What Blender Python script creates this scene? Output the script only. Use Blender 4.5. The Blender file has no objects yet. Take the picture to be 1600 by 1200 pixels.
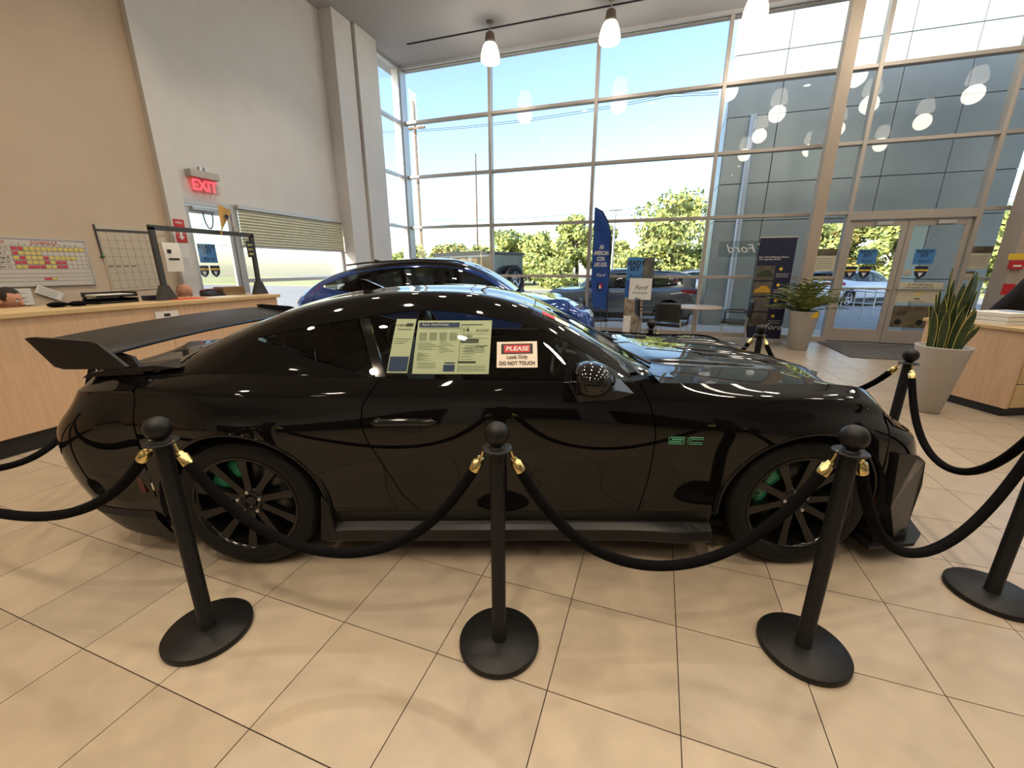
import bpy, bmesh, math, random, bisect
import numpy as np
from mathutils import Vector, Matrix, Euler
random.seed(7); RNG = np.random.default_rng(7)
SC = bpy.context.scene
COL = SC.collection
PI = math.pi
R = math.radians

# ------------------------------------------------------------------ camera, sky, sun, exposure
YAW = R(18.4); PITCH = R(15.907); CAMH = 1.469; FPX = 639.2
cam_d = bpy.data.cameras.new('camera'); cam = bpy.data.objects.new('camera', cam_d); COL.objects.link(cam)
cam_d.sensor_width = 36.0; cam_d.lens = FPX / 1600 * 36.0; cam_d.clip_start = 0.02; cam_d.clip_end = 400
cam.location = (0, 0, CAMH); cam.rotation_euler = (PI/2 - PITCH, 0, YAW)
SC.camera = cam

SUN_DIR = Vector((0.45, 0.75, -0.47)).normalized()
world = bpy.data.worlds.new('sky'); SC.world = world; world.use_nodes = True
wn = world.node_tree.nodes; wl = world.node_tree.links
sky = wn.new('ShaderNodeTexSky'); sky.sky_type = 'NISHITA'; sky.sun_disc = False
sky.sun_elevation = math.asin(-SUN_DIR.z); sky.sun_rotation = math.atan2(-SUN_DIR.x, -SUN_DIR.y)
sky.air_density = 1.0; sky.dust_density = 1.0; sky.ozone_density = 1.4; sky.altitude = 50
wl.new(sky.outputs[0], wn['Background'].inputs[0]); wn['Background'].inputs[1].default_value = 0.45
sun_d = bpy.data.lights.new('sun', 'SUN'); sun = bpy.data.objects.new('sun', sun_d); COL.objects.link(sun)
sun_d.energy = 11.0; sun_d.angle = R(0.6); sun_d.color = (1.0, 0.93, 0.82)
sun.rotation_euler = SUN_DIR.to_track_quat('-Z', 'Y').to_euler(); sun.location = (-20, -30, 30)
SC.view_settings.view_transform = 'Standard'; SC.view_settings.look = 'None'
SC.view_settings.gamma = 1.0; SC.view_settings.use_curve_mapping = False
SC.view_settings.exposure = 0.0
SC.cycles.max_bounces = 8; SC.cycles.diffuse_bounces = 3; SC.cycles.glossy_bounces = 3
SC.cycles.transparent_max_bounces = 16; SC.cycles.transmission_bounces = 6
SC.cycles.sample_clamp_indirect = 6.0; SC.cycles.use_denoising = True; SC.cycles.use_adaptive_sampling = True; SC.cycles.adaptive_threshold = 0.03
SC.cycles.caustics_reflective = False; SC.cycles.caustics_refractive = False

# ------------------------------------------------------------------ materials
MATS = {}
def srgb(r, g, b):
    f = lambda c: (c/255/12.92) if c/255 <= .04045 else ((c/255+.055)/1.055)**2.4
    return (f(r), f(g), f(b))
def mat(name, col, rough=.5, metal=0.0, spec=.5, coat=0.0, var=0.0, scale=8.0, bump=0.0, bscale=60.0, emit=None, estr=1.0, alpha=None, stretch=None, sheen=0.0, col2=None):
    if name in MATS: return MATS[name]
    m = bpy.data.materials.new(name); m.use_nodes = True; MATS[name] = m
    nt = m.node_tree; b = nt.nodes['Principled BSDF']; L = nt.links
    b.inputs['Base Color'].default_value = (*col, 1); b.inputs['Roughness'].default_value = rough
    b.inputs['Metallic'].default_value = metal; b.inputs['Specular IOR Level'].default_value = spec
    b.inputs['Coat Weight'].default_value = coat; b.inputs['Coat Roughness'].default_value = .02
    if sheen: b.inputs['Sheen Weight'].default_value = sheen
    if var or bump:
        tc = nt.nodes.new('ShaderNodeTexCoord'); mp = nt.nodes.new('ShaderNodeMapping'); L.new(tc.outputs['Object'], mp.inputs[0])
        if stretch: mp.inputs['Scale'].default_value = stretch
    if var:
        n = nt.nodes.new('ShaderNodeTexNoise'); n.inputs['Scale'].default_value = scale; n.inputs['Detail'].default_value = 5; n.inputs['Roughness'].default_value = .6
        L.new(mp.outputs[0], n.inputs['Vector'])
        rp = nt.nodes.new('ShaderNodeValToRGB'); rp.color_ramp.elements[0].position = .3; rp.color_ramp.elements[1].position = .7
        lo = [max(0, c*(1-var)) for c in col]; hi = [min(1, c*(1+var)) for c in col] if col2 is None else col2
        rp.color_ramp.elements[0].color = (*lo, 1); rp.color_ramp.elements[1].color = (*hi, 1)
        L.new(n.outputs['Fac'], rp.inputs[0]); L.new(rp.outputs[0], b.inputs['Base Color'])
    if bump:
        n2 = nt.nodes.new('ShaderNodeTexNoise'); n2.inputs['Scale'].default_value = bscale; n2.inputs['Detail'].default_value = 3
        L.new(mp.outputs[0], n2.inputs['Vector'])
        bp = nt.nodes.new('ShaderNodeBump'); bp.inputs['Strength'].default_value = bump; bp.inputs['Distance'].default_value = .01
        L.new(n2.outputs['Fac'], bp.inputs['Height']); L.new(bp.outputs[0], b.inputs['Normal'])
    if emit is not None:
        b.inputs['Emission Color'].default_value = (*emit, 1); b.inputs['Emission Strength'].default_value = estr
    if alpha is not None: b.inputs['Alpha'].default_value = alpha
    return m
def glass(name, tint, ior=1.5, refl=1.0, rough=0.0):
    """thin sheet of window glass: Fresnel reflection over tinted see-through"""
    if name in MATS: return MATS[name]
    m = bpy.data.materials.new(name); m.use_nodes = True; MATS[name] = m
    nt = m.node_tree; nt.nodes.clear(); L = nt.links
    o = nt.nodes.new('ShaderNodeOutputMaterial'); mx = nt.nodes.new('ShaderNodeMixShader')
    t = nt.nodes.new('ShaderNodeBsdfTransparent'); t.inputs[0].default_value = (*tint, 1)
    g = nt.nodes.new('ShaderNodeBsdfGlossy'); g.inputs['Roughness'].default_value = rough; g.inputs[0].default_value = (refl, refl, refl, 1)
    fr = nt.nodes.new('ShaderNodeFresnel'); ge = nt.nodes.new('ShaderNodeNewGeometry')     # same reflectance from both faces of the sheet
    mr = nt.nodes.new('ShaderNodeMapRange'); mr.inputs['To Min'].default_value = ior; mr.inputs['To Max'].default_value = 1/ior
    L.new(ge.outputs['Backfacing'], mr.inputs['Value']); L.new(mr.outputs[0], fr.inputs[0])
    L.new(fr.outputs[0], mx.inputs[0]); L.new(t.outputs[0], mx.inputs[1]); L.new(g.outputs[0], mx.inputs[2]); L.new(mx.outputs[0], o.inputs[0])
    return m

# ------------------------------------------------------------------ mesh helpers
def link(o, parent=None):
    COL.objects.link(o)
    if parent is not None: o.parent = parent
    return o
def tag(o, label=None, cat=None, group=None, kind=None):
    if label: o['label'] = label
    if cat: o['category'] = cat
    if group: o['group'] = group
    if kind: o['kind'] = kind
    return o
def empty(name, loc=(0,0,0), rz=0, label=None, cat=None, group=None, kind=None, parent=None):
    o = bpy.data.objects.new(name, None); o.empty_display_size = .1; link(o, parent)
    o.location = loc; o.rotation_euler = (0, 0, rz)
    return tag(o, label, cat, group, kind)
class MB:
    """collects shapes and builds ONE mesh object"""
    def __init__(s): s.v = []; s.f = []; s.sm = []; s.mi = []; s.cur = 0
    def add(s, verts, faces, smooth=False):
        b = len(s.v); s.v.extend([tuple(map(float, p)) for p in verts])
        for f in faces: s.f.append(tuple(b+i for i in f)); s.sm.append(smooth); s.mi.append(s.cur)
        return s
    def box(s, x0, x1, y0, y1, z0, z1, bev=0.0, M=None):
        if x0 > x1: x0, x1 = x1, x0
        if y0 > y1: y0, y1 = y1, y0
        if z0 > z1: z0, z1 = z1, z0
        if bev <= 0:
            v = [(x,y,z) for x in (x0,x1) for y in (y0,y1) for z in (z0,z1)]
            f = [(0,1,3,2),(4,6,7,5),(0,4,5,1),(2,3,7,6),(0,2,6,4),(1,5,7,3)]
        else:
            bm = bmesh.new(); bmesh.ops.create_cube(bm, size=1)
            bmesh.ops.scale(bm, vec=(x1-x0, y1-y0, z1-z0), verts=bm.verts); bmesh.ops.translate(bm, vec=((x0+x1)/2,(y0+y1)/2,(z0+z1)/2), verts=bm.verts)
            bmesh.ops.bevel(bm, geom=bm.edges[:], offset=bev, segments=2, affect='EDGES', profile=.5)
            v = [p.co[:] for p in bm.verts]; bm.verts.index_update(); f = [tuple(q.index for q in fc.verts) for fc in bm.faces]; bm.free()
        if M is not None: v = [(M @ Vector(p))[:] for p in v]
        return s.add(v, f)
    def tube(s, pts, r, n=10, closed=False, caps=True, sq=1.0):
        pts = [Vector(p) for p in pts]; m = len(pts)
        rr = r if isinstance(r, (list, tuple)) else [r]*m
        t0 = (pts[1]-pts[0]).normalized(); up = Vector((0,0,1)) if abs(t0.z) < .9 else Vector((1,0,0))
        nx = t0.cross(up).normalized(); v = []
        for i in range(m):
            a = pts[(i-1) % m] if (closed or i > 0) else pts[0]; b = pts[(i+1) % m] if (closed or i < m-1) else pts[-1]
            t = (b-a).normalized(); nx = (nx - t*nx.dot(t)).normalized(); ny = t.cross(nx)
            for k in range(n):
                an = 2*PI*k/n; v.append(pts[i] + nx*math.cos(an)*rr[i] + ny*math.sin(an)*rr[i]*sq)
        f = []
        for i in range(m if closed else m-1):
            j = (i+1) % m
            for k in range(n): f.append((i*n+k, i*n+(k+1)%n, j*n+(k+1)%n, j*n+k))
        s.add(v, f, True)
        if caps and not closed:
            s.add(v[:n], [tuple(range(n))[::-1]]); s.add(v[-n:], [tuple(range(n))])
        return s
    def lathe(s, prof, c=(0,0,0), n=24, axis='z', smooth=True, a0=0.0, a1=2*PI, M=None):
        full = abs(a1-a0-2*PI) < 1e-6; k = n if full else n+1; v = []
        for (r, z) in prof:
            for i in range(k):
                a = a0+(a1-a0)*i/n; x, y = r*math.cos(a), r*math.sin(a)
                p = (x, y, z) if axis == 'z' else ((x, z, y) if axis == 'y' else (z, x, y))
                if M is not None: p = (M @ Vector(p))[:]
                v.append((p[0]+c[0], p[1]+c[1], p[2]+c[2]))
        f = []
        for j in range(len(prof)-1):
            for i in range(n):
                a, b = j*k+i, j*k+((i+1) % k); f.append((a, b, b+k, a+k))
        return s.add(v, f, smooth)
    def cyl(s, c, r, h, n=24, axis='z', r2=None):
        r2 = r if r2 is None else r2
        return s.lathe([(0.0001, 0), (r, 0)], c, n, axis, False).lathe([(r, 0), (r2, h)], c, n, axis, True).lathe([(r2, h), (0.0001, h)], c, n, axis, False)
    def prism(s, poly, y0, y1, plane='xz', M=None):
        """polygon extruded; plane names its two axes, y0..y1 along the third"""
        n = len(poly)
        def P(a, b, w):
            p = (a, w, b) if plane == 'xz' else ((w, a, b) if plane == 'yz' else (a, b, w))
            return (M @ Vector(p))[:] if M is not None else p
        v = [P(a, b, y0) for a, b in poly] + [P(a, b, y1) for a, b in poly]
        f = [tuple(range(n)), tuple(range(2*n-1, n-1, -1))] + [(i, i+n, (i+1)%n+n, (i+1)%n) for i in range(n)]
        return s.add(v, f)
    def quad(s, a, b, c, d): return s.add([a, b, c, d], [(0,1,2,3)])
    def grid(s, P, smooth=True, flip=False):
        nu, nv = len(P), len(P[0]); v = [p for row in P for p in row]
        f = []
        for i in range(nu-1):
            for j in range(nv-1):
                q = (i*nv+j, (i+1)*nv+j, (i+1)*nv+j+1, i*nv+j+1); f.append(q[::-1] if flip else q)
        return s.add(v, f, smooth)
    def sphere(s, c, r, nu=16, nv=10, sc=(1,1,1)):
        prof = [(max(1e-4, r*math.sin(PI*i/nv)), -r*math.cos(PI*i/nv)) for i in range(nv+1)]
        b = len(s.v); s.lathe(prof, (0,0,0), nu)
        for i in range(b, len(s.v)):
            x, y, z = s.v[i]; s.v[i] = (x*sc[0]+c[0], y*sc[1]+c[1], z*sc[2]+c[2])
        return s
    def build(s, name, m, parent=None, recalc=False, weld=False, **kw):
        me = bpy.data.meshes.new(name); me.from_pydata(s.v, [], s.f)
        for mm in (m if isinstance(m, (list, tuple)) else [m]): me.materials.append(mm)
        me.polygons.foreach_set('use_smooth', s.sm); me.polygons.foreach_set('material_index', s.mi)
        if recalc or weld:
            bm = bmesh.new(); bm.from_mesh(me)
            if weld: bmesh.ops.remove_doubles(bm, verts=bm.verts, dist=1e-5)
            if recalc: bmesh.ops.recalc_face_normals(bm, faces=bm.faces)
            bm.to_mesh(me); bm.free()
        me.update()
        o = bpy.data.objects.new(name, me); link(o, parent); tag(o, **kw); return o
def copy_tree(o, parent=None):
    c = o.copy(); COL.objects.link(c); c.parent = parent
    if parent is not None: c.matrix_parent_inverse = o.matrix_parent_inverse.copy()
    for ch in list(o.children): copy_tree(ch, c)
    return c
def lettering(name, body, size, m, parent=None, M=None, align='CENTER', shear=0.0, depth=0.0006, sx=1.0, bold=0.0, res=2, spacing=1.0):
    """flat print: letters lie in the local XY plane of M"""
    cu = bpy.data.curves.new(name, 'FONT'); cu.body = body; cu.size = size; cu.align_x = align; cu.align_y = 'CENTER'
    cu.shear = shear; cu.extrude = depth; cu.offset = bold; cu.resolution_u = res; cu.space_character = spacing; cu.space_line = .85
    t = bpy.data.objects.new(name+'_curve', cu); me = bpy.data.meshes.new_from_object(t)
    bpy.data.objects.remove(t); bpy.data.curves.remove(cu); me.name = name
    me.materials.clear(); me.materials.append(m)
    T = (M if M is not None else Matrix.Identity(4)) @ Matrix.Diagonal((sx, 1, 1, 1)); me.transform(T)
    if sx < 0: me.flip_normals()
    o = bpy.data.objects.new(name, me); link(o, parent); return o
def frame(origin, ex, ey):
    """matrix with local x along ex, y along ey"""
    ex = Vector(ex).normalized(); ey = Vector(ey); ey = (ey - ex*ey.dot(ex)).normalized(); ez = ex.cross(ey)
    M = Matrix((ex, ey, ez)).transposed().to_4x4(); M.translation = Vector(origin); return M

def spline(xs, ys):
    """natural cubic spline"""
    xs = np.asarray(xs, float); ys = np.asarray(ys, float); n = len(xs); hh = np.diff(xs)
    A = np.zeros((n, n)); b = np.zeros(n); A[0,0] = A[-1,-1] = 1
    for i in range(1, n-1):
        A[i,i-1], A[i,i], A[i,i+1] = hh[i-1], 2*(hh[i-1]+hh[i]), hh[i]
        b[i] = 6*((ys[i+1]-ys[i])/hh[i]-(ys[i]-ys[i-1])/hh[i-1])
    m = np.linalg.solve(A, b)
    X_, Y_, M_, H_ = xs.tolist(), ys.tolist(), m.tolist(), hh.tolist()
    def f(x):
        if type(x) is float or type(x) is int:
            x = min(max(x, X_[0]), X_[-1]); i = min(max(bisect.bisect_left(X_, x)-1, 0), n-2)
            d0 = x-X_[i]; d1 = X_[i+1]-x; H = H_[i]
            return M_[i]*d1**3/(6*H)+M_[i+1]*d0**3/(6*H)+(Y_[i]/H-M_[i]*H/6)*d1+(Y_[i+1]/H-M_[i+1]*H/6)*d0
        x = np.clip(np.asarray(x, float), xs[0], xs[-1]); i = np.clip(np.searchsorted(xs, x)-1, 0, n-2)
        d0 = x-xs[i]; d1 = xs[i+1]-x; H = hh[i]
        return m[i]*d1**3/(6*H)+m[i+1]*d0**3/(6*H)+(ys[i]/H-m[i]*H/6)*d1+(ys[i+1]/H-m[i+1]*H/6)*d0
    return f
def lin(xs, ys): return lambda x: np.interp(x, xs, ys)
# ------------------------------------------------------------------ shared materials
M_white = mat('painted_white_wall', srgb(220,219,218), .85, var=.03, scale=3, bump=.05, bscale=180)
M_beige = mat('painted_beige_wall', srgb(206,188,166), .85, var=.05, scale=1.2, bump=.05, bscale=180)
M_ceil = mat('ceiling_paint', srgb(178,177,178), .9, var=.02, scale=2)
M_alu = mat('bronze_grey_aluminium', srgb(182,174,165), .45, .2, var=.04, scale=4)
M_aluw = mat('pale_aluminium', srgb(196,198,200), .4, .3, var=.03, scale=4)
M_pane = glass('window_glass', (.95,.965,.96), 1.36)
M_black = mat('matte_black_plastic', (.012,.012,.013), .5, var=.1, scale=30)
M_dark = mat('dark_void_lining', (.006,.006,.007), .8, var=.1, scale=10)
M_steel = mat('brushed_steel', (.55,.55,.56), .3, .9, var=.06, scale=20)
M_wood = mat('light_maple_laminate', srgb(214,180,146), .45, var=.10, scale=5, stretch=(6,6,.6), bump=.03)
M_woodtop = mat('maple_worktop', srgb(206,178,132), .4, var=.1, scale=4, stretch=(6,.8,6))
M_paper = mat('white_paper', srgb(232,230,224), .75, var=.02, scale=12)
M_ink = mat('black_ink', (.012,.012,.014), .6, var=.05, scale=40)
M_red = mat('red_print', srgb(196,38,44), .5, var=.05, scale=30)
M_blue = mat('blue_print', srgb(40,92,170), .5, var=.05, scale=30)
M_navy = mat('navy_print', srgb(22,28,62), .5, var=.08, scale=20)
M_whitep = mat('white_print', srgb(238,238,236), .6, var=.02, scale=30)
M_yellow = mat('yellow_print', srgb(236,200,60), .5, var=.05, scale=30)

XL, XR, YB, YW, ZC = -6.30, 9.2, -7.2, 10.11, 6.05
# ------------------------------------------------------------------ floor of square tiles
TS, TO, TROT = .4490, (-1.586, .671), R(-.85)
m_tile = []
for i, c in enumerate([(172,157,137), (168,153,133), (177,162,142), (170,156,138)]):
    m = mat('stone_tile_%d' % i, srgb(*c), .34, var=.11, scale=5.5, bump=.03, bscale=40, col2=[min(1, q*1.06) for q in srgb(*c)]); m_tile.append(m)
M_grout = mat('dark_grout', srgb(48,36,28), .9, var=.1, scale=30)
floor = MB().box(XL, XR, YB, YW+.1, -.2, -.003).build('floor', M_grout, kind='structure')
def cam_proj(X, Y, Z):
    Z = Z-CAMH; r = X*math.cos(YAW)+Y*math.sin(YAW); fw = -X*math.sin(YAW)+Y*math.cos(YAW)
    zc = fw*math.cos(PITCH)-Z*math.sin(PITCH); v = fw*math.sin(PITCH)+Z*math.cos(PITCH)
    return (800+FPX*r/zc, 600-FPX*v/zc, zc)
tiles = []
ct, st = math.cos(TROT), math.sin(TROT)
for i in range(-16, 28):
    for j in range(-22, 26):
        cx = TO[0]+TS*((i+.5)*ct-(j+.5)*st); cy = TO[1]+TS*((i+.5)*st+(j+.5)*ct)
        if not (XL+.05 < cx < XR and YB < cy < YW-.1): continue
        p = cam_proj(cx, cy, 0); area = 0
        if p[2] > .2 and -150 < p[0] < 1750 and 0 < p[1] < 1400: area = 1/p[2]**3
        if cx < -4.8 and cy < 4.3: area = 0          # behind the counter
        tiles.append((area, cx, cy))
tiles.sort(reverse=True)
g = TS/2-.0019
tile_me = []
for m in m_tile:
    o = MB().box(-g, g, -g, g, -.008, 0).build('tile_proto', m); tile_me.append(o.data); bpy.data.objects.remove(o)
rest = MB()
for k, (a, cx, cy) in enumerate(tiles):
    if k < 300 and a > 0:
        o = bpy.data.objects.new('floor_tile', tile_me[random.randrange(4)]); link(o, floor); o.location = (cx, cy, 0); o.rotation_euler = (0, 0, TROT+random.randrange(4)*PI/2)
    else:
        rest.cur = random.randrange(4)
        Mx = Matrix.Translation((cx, cy, 0)) @ Matrix.Rotation(TROT, 4, 'Z'); rest.box(-g, g, -g, g, -.008, 0, M=Mx)
rest.build('floor_tile_field', m_tile, floor, kind='stuff')

# ------------------------------------------------------------------ ceiling
ceil = MB().box(XL-.3, XR+.2, YB-.2, YW+.25, ZC, ZC+.3).build('ceiling', M_ceil, kind='structure')
MB().box(-5.4, 8.8, 9.12, 9.16, ZC-.012, ZC).build('slot_diffuser', M_dark, ceil)
MB().box(-6.28, 9.1, YW-.14, YW-.05, ZC-.06, ZC).build('head_trim', M_aluw, ceil)
roof = MB().box(XL-.5, XR+.5, YB-.4, YW+.35, ZC+.3, 7.0).build('ceiling_roof_deck', M_white, kind='structure')

# ------------------------------------------------------------------ left wall
MB().box(XL-.25, XL, YB, 4.14, 0, ZC).build('wall_left', M_beige, kind='structure')
MB().box(XL-.25, XL+.09, 4.14, 4.36, 0, ZC).build('trim_1', M_white, kind='structure')
w = MB().box(XL-.25, XL, 4.36, 7.55, 2.40, ZC).box(XL-.25, XL, 5.16, 7.55, 0, .12)
w.build('wall_left', M_white, kind='structure')
MB().box(XL-.25, -6.0, 7.55, 8.08, 0, ZC).build('trim_2', M_white, kind='structure')
MB().box(XL-.25, -5.94, 8.12, 8.80, 0, ZC).box(XL-.25, -6.1, 8.07, 8.13, 0, ZC).build('trim_3', M_white, kind='structure')
MB().box(XL, XL+.015, YB, 4.14, 0, .12).build('baseboard_left', M_black, kind='structure')
# ------------------------------------------------------------------ back and right walls (seen only in reflections)
wb = MB().box(XL-.25, XR+.2, YB-.2, YB, 0, ZC).build('wall_back', M_white, kind='structure')
MB().box(XR, XR+.2, YB, YW, 0, ZC).build('wall_right', M_white, kind='structure')
M_walnut = mat('dark_walnut_panel', srgb(58,44,36), .5, var=.2, scale=4, stretch=(6,6,.6))
for k in range(4):                                    # office doorways and dark glazed offices along the back wall
    x0 = -5.4+k*3.6
    d = MB().box(x0, x0+2.6, YB, YB+.06, .0, 2.5).build('door_%d' % (k+3), M_walnut, kind='structure')
    MB().box(x0+.08, x0+1.25, YB+.05, YB+.075, .1, 2.4).build('pane', M_dark, d)
    MB().box(x0+1.35, x0+2.52, YB+.05, YB+.075, .1, 2.4).build('pane', M_dark, d)

# ------------------------------------------------------------------ the glazed front wall
CX = [-6.18, -3.885, -1.459, 1.002, 3.482, 5.418, 7.85, XR]
RZ = [.06, 1.267, 2.472, 3.673, 4.884, 6.02]
win = empty('window_1', (0, YW, 0), kind='structure')
def bar(name, x0, x1, y0, y1, z0, z1, m=M_alu, p=win): return MB().box(x0, x1, y0, y1, z0, z1, .004).build(name, m, p)
for i, x in enumerate(CX):
    bar('mullion', x-.033, x+.033, -.09, .07, 0, ZC-.02)
for i in range(len(CX)-1):
    a, b = CX[i]+.033, CX[i+1]-.033; door = (i == 4)
    for j, z in enumerate(RZ):
        if door and j < 2: continue
        if door and j == 2: z = 2.46
        bar('transom', a, b, -.08, .06, (z-.03) if j else 0, (z+.03) if j else .09)
    for j in range(len(RZ)-1):
        if door and j < 2: continue
        MB().box(a-.01, b+.01, -.005, .003, RZ[j]+.02, RZ[j+1]-.02).build('pane', M_pane, win)
# corner post and the return glazing on the left
bar('corner_post', -6.36, -6.13, -.16, .1, 0, ZC-.02, M_aluw)
win2 = empty('window_2', (-6.22, 8.8, 0), kind='structure')
for z in RZ:
    bar('transom', -.06, .06, 0, 1.16, z-.03, z+.03, M_aluw, win2)
for y in (.05, 1.12): bar('mullion', -.07, .07, y-.035, y+.035, 0, ZC-.02, M_aluw, win2)
for j in range(5): MB().box(-.004, .004, .0, 1.18, RZ[j]+.02, RZ[j+1]-.02).build('pane', M_pane, win2)
# interior square columns just inside the glass
M_colm = mat('taupe_column_paint', srgb(176,162,147), .6, var=.03, scale=4)
MB().box(2.755, 2.945, 9.6, 9.8, 0, ZC, .006).build('trim_4', M_colm, kind='structure')
MB().box(5.74, 6.35, 9.5, 9.9, 0, ZC, .006).build('trim_5', M_colm, kind='structure')

# ------------------------------------------------------------------ glass double door in the front wall
dr = empty('door_1', (CX[4], YW, 0), kind='structure')
W = CX[5]-CX[4]; hw = W/2
bar('door_header', .033, W-.033, -.09, .05, 2.34, 2.43, M_alu, dr)
for s_, x0, x1 in ((0, .05, hw-.004), (1, hw+.004, W-.05)):
    leaf = empty('door_leaf', (0, 0, 0), parent=dr)
    st_ = .085
    bar('stile', x0, x0+st_, -.035, .01, .012, 2.33, M_alu, leaf); bar('stile', x1-st_, x1, -.035, .01, .012, 2.33, M_alu, leaf)
    bar('top_rail', x0+st_, x1-st_, -.035, .01, 2.22, 2.33, M_alu, leaf); bar('bottom_rail', x0+st_, x1-st_, -.035, .01, .012, .27, M_alu, leaf)
    MB().box(x0+st_-.01, x1-st_+.01, -.016, -.008, .26, 2.23).build('pane', M_pane, leaf)
    hx = x0+.12 if s_ else x1-.12
    MB().tube([(x0+st_*.5, -.06, 1.07), (x1-st_*.5, -.06, 1.07)], .016, 8).build('push_bar', M_steel, leaf)
    MB().box((x0+x1)/2-.05, (x0+x1)/2+.2, -.1, -.035, 2.235, 2.30, .004).build('door_closer', M_aluw, leaf)
# ------------------------------------------------------------------ left exit door and window with blind
d2 = empty('door_2', (XL, 4.36, 0), kind='structure')
def bary(name, y0, y1, z0, z1, m=M_aluw, p=d2, x0=-.09, x1=.0): return MB().box(x0, x1, y0, y1, z0, z1, .004).build(name, m, p)
bary('door_frame', 0, .05, 0, 2.40); bary('door_frame', .75, .80, 0, 2.40); bary('door_frame', .05, .75, 2.33, 2.40)
lf = empty('door_leaf', (0,0,0), parent=d2)
bary('stile', .055, .12, .01, 2.32, M_aluw, lf, -.06, -.02); bary('stile', .68, .745, .01, 2.32, M_aluw, lf, -.06, -.02)
bary('top_rail', .12, .68, 2.22, 2.32, M_aluw, lf, -.06, -.02); bary('bottom_rail', .12, .68, .01, .25, M_aluw, lf, -.06, -.02)
MB().box(-.044, -.036, .11, .69, .24, 2.23).build('pane', M_pane, lf)
MB().box(-.02, .03, .15, .5, 2.26, 2.31, .004).tube([(.0, .5, 2.3), (.03, .62, 2.32)], .01, 6).build('door_closer', M_steel, lf)
pts = [(.02, .36+.14*math.cos(a)*.5, 2.24+.22*math.sin(a)) for a in np.linspace(PI, 2*PI, 14)]
MB().tube(pts, .009, 6).build('door_cable', M_black, lf)
w2 = empty('window_3', (XL, 5.16, 0), kind='structure')
for y0, y1 in ((0, .06), (2.32, 2.39)): bary('mullion', y0, y1, .12, 2.40, M_aluw, w2)
for z0, z1 in ((.12, .18), (1.23, 1.29), (2.34, 2.40)): bary('transom', .06, 2.32, z0, z1, M_aluw, w2)
for z0, z1 in ((.17, 1.24), (1.28, 2.35)): MB().box(-.05, -.042, .05, 2.33, z0, z1).build('pane', M_pane, w2)
M_blind = mat('pleated_blind_fabric', srgb(206,206,184), .8, var=.04, scale=6)
bl = empty('roller_blind', (XL+.02, 5.19, 0), label='pale green pleated blind half lowered over the left window', cat='blind')
MB().box(-.01, .05, 0, 2.34, 2.35, 2.41, .004).build('head_rail', M_aluw, bl)
npl = 24; prof = []
for k in range(npl+1): prof.append((.02+(.012 if k % 2 else -.006), 2.35-.55*k/npl))
MB().grid([[(x, y, z) for x, z in prof] for y in (0, 2.34)], smooth=False).build('pleated_shade', M_blind, bl)
MB().box(.005, .035, 0, 2.34, 1.775, 1.80, .003).build('bottom_rail', M_aluw, bl)
# door mat
M_mat = mat('grey_door_mat', srgb(96,92,88), .95, var=.35, scale=40, bump=.6, bscale=120, stretch=(1,.25,1))
tag(MB().box(3.3, 5.6, 8.25, 9.85, .001, .014, .004).build('door_mat', M_mat), 'dark grey ribbed entrance mat lying before the glass double door', 'mat')

# ------------------------------------------------------------------ pendant lamps
M_shade = mat('lit_opal_glass', (.95,.93,.88), .25, emit=(1.0,.90,.76), estr=4.0)
M_cap = mat('bronze_lamp_cap', srgb(128,112,98), .45, .5, var=.05, scale=10)
def pendant(x, y, label, power=30):
    e = empty('pendant_lamp', (x, y, 0), label=label, cat='lamp', group='bell-shaped pendant lamps under the ceiling')
    MB().lathe([(.0001, ZC), (.07, ZC), (.065, ZC-.03), (.0001, ZC-.032)], n=16).build('ceiling_rose', M_cap, e)
    MB().tube([(0,0,ZC-.03), (0,0,5.86)], .014, 8).build('stem', M_steel, e)
    MB().lathe([(.0001,5.88), (.05,5.88), (.085,5.85), (.10,5.74), (.105,5.70), (.0001,5.70)], n=20).build('cap', M_cap, e)
    MB().lathe([(.105,5.715), (.118,5.70), (.118,5.685), (.105,5.68)], n=20).build('collar_ring', M_steel, e)
    MB().lathe([(.10,5.695), (.135,5.65), (.165,5.57), (.185,5.48), (.19,5.42), (.18,5.385), (.155,5.37)], n=24).build('shade', M_shade, e)
    MB().lathe([(.155,5.371), (.0001,5.371)], n=24).build('diffuser', M_shade, e)
    MB().box(-.03,.03,-.03,.03,5.362,5.371).build('finial', M_steel, e)
    l = bpy.data.lights.new('pendant_bulb', 'POINT'); l.energy = power; l.color = (1.0,.89,.75); l.shadow_soft_size = .19
    lo = bpy.data.objects.new('pendant_bulb', l); link(lo, e); lo.location = (0, 0, 5.16)
    return e
for k, x in enumerate((-3.42, -1.11, 1.22, 3.53)):
    pendant(x, 8.92, ['lit bell pendant lamp nearest the left corner of the glass wall', 'lit bell pendant lamp second from the left along the glass wall', 'lit bell pendant lamp third along the glass wall, half cut by the frame', 'lit bell pendant lamp over the double door'][k])
for i, x in enumerate((2.6, 4.5, 6.4)):
    for j, y in enumerate((2.95, 5.15, 7.03)):
        pendant(x, y, 'lit bell pendant lamp over the sales floor on the right')
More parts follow.
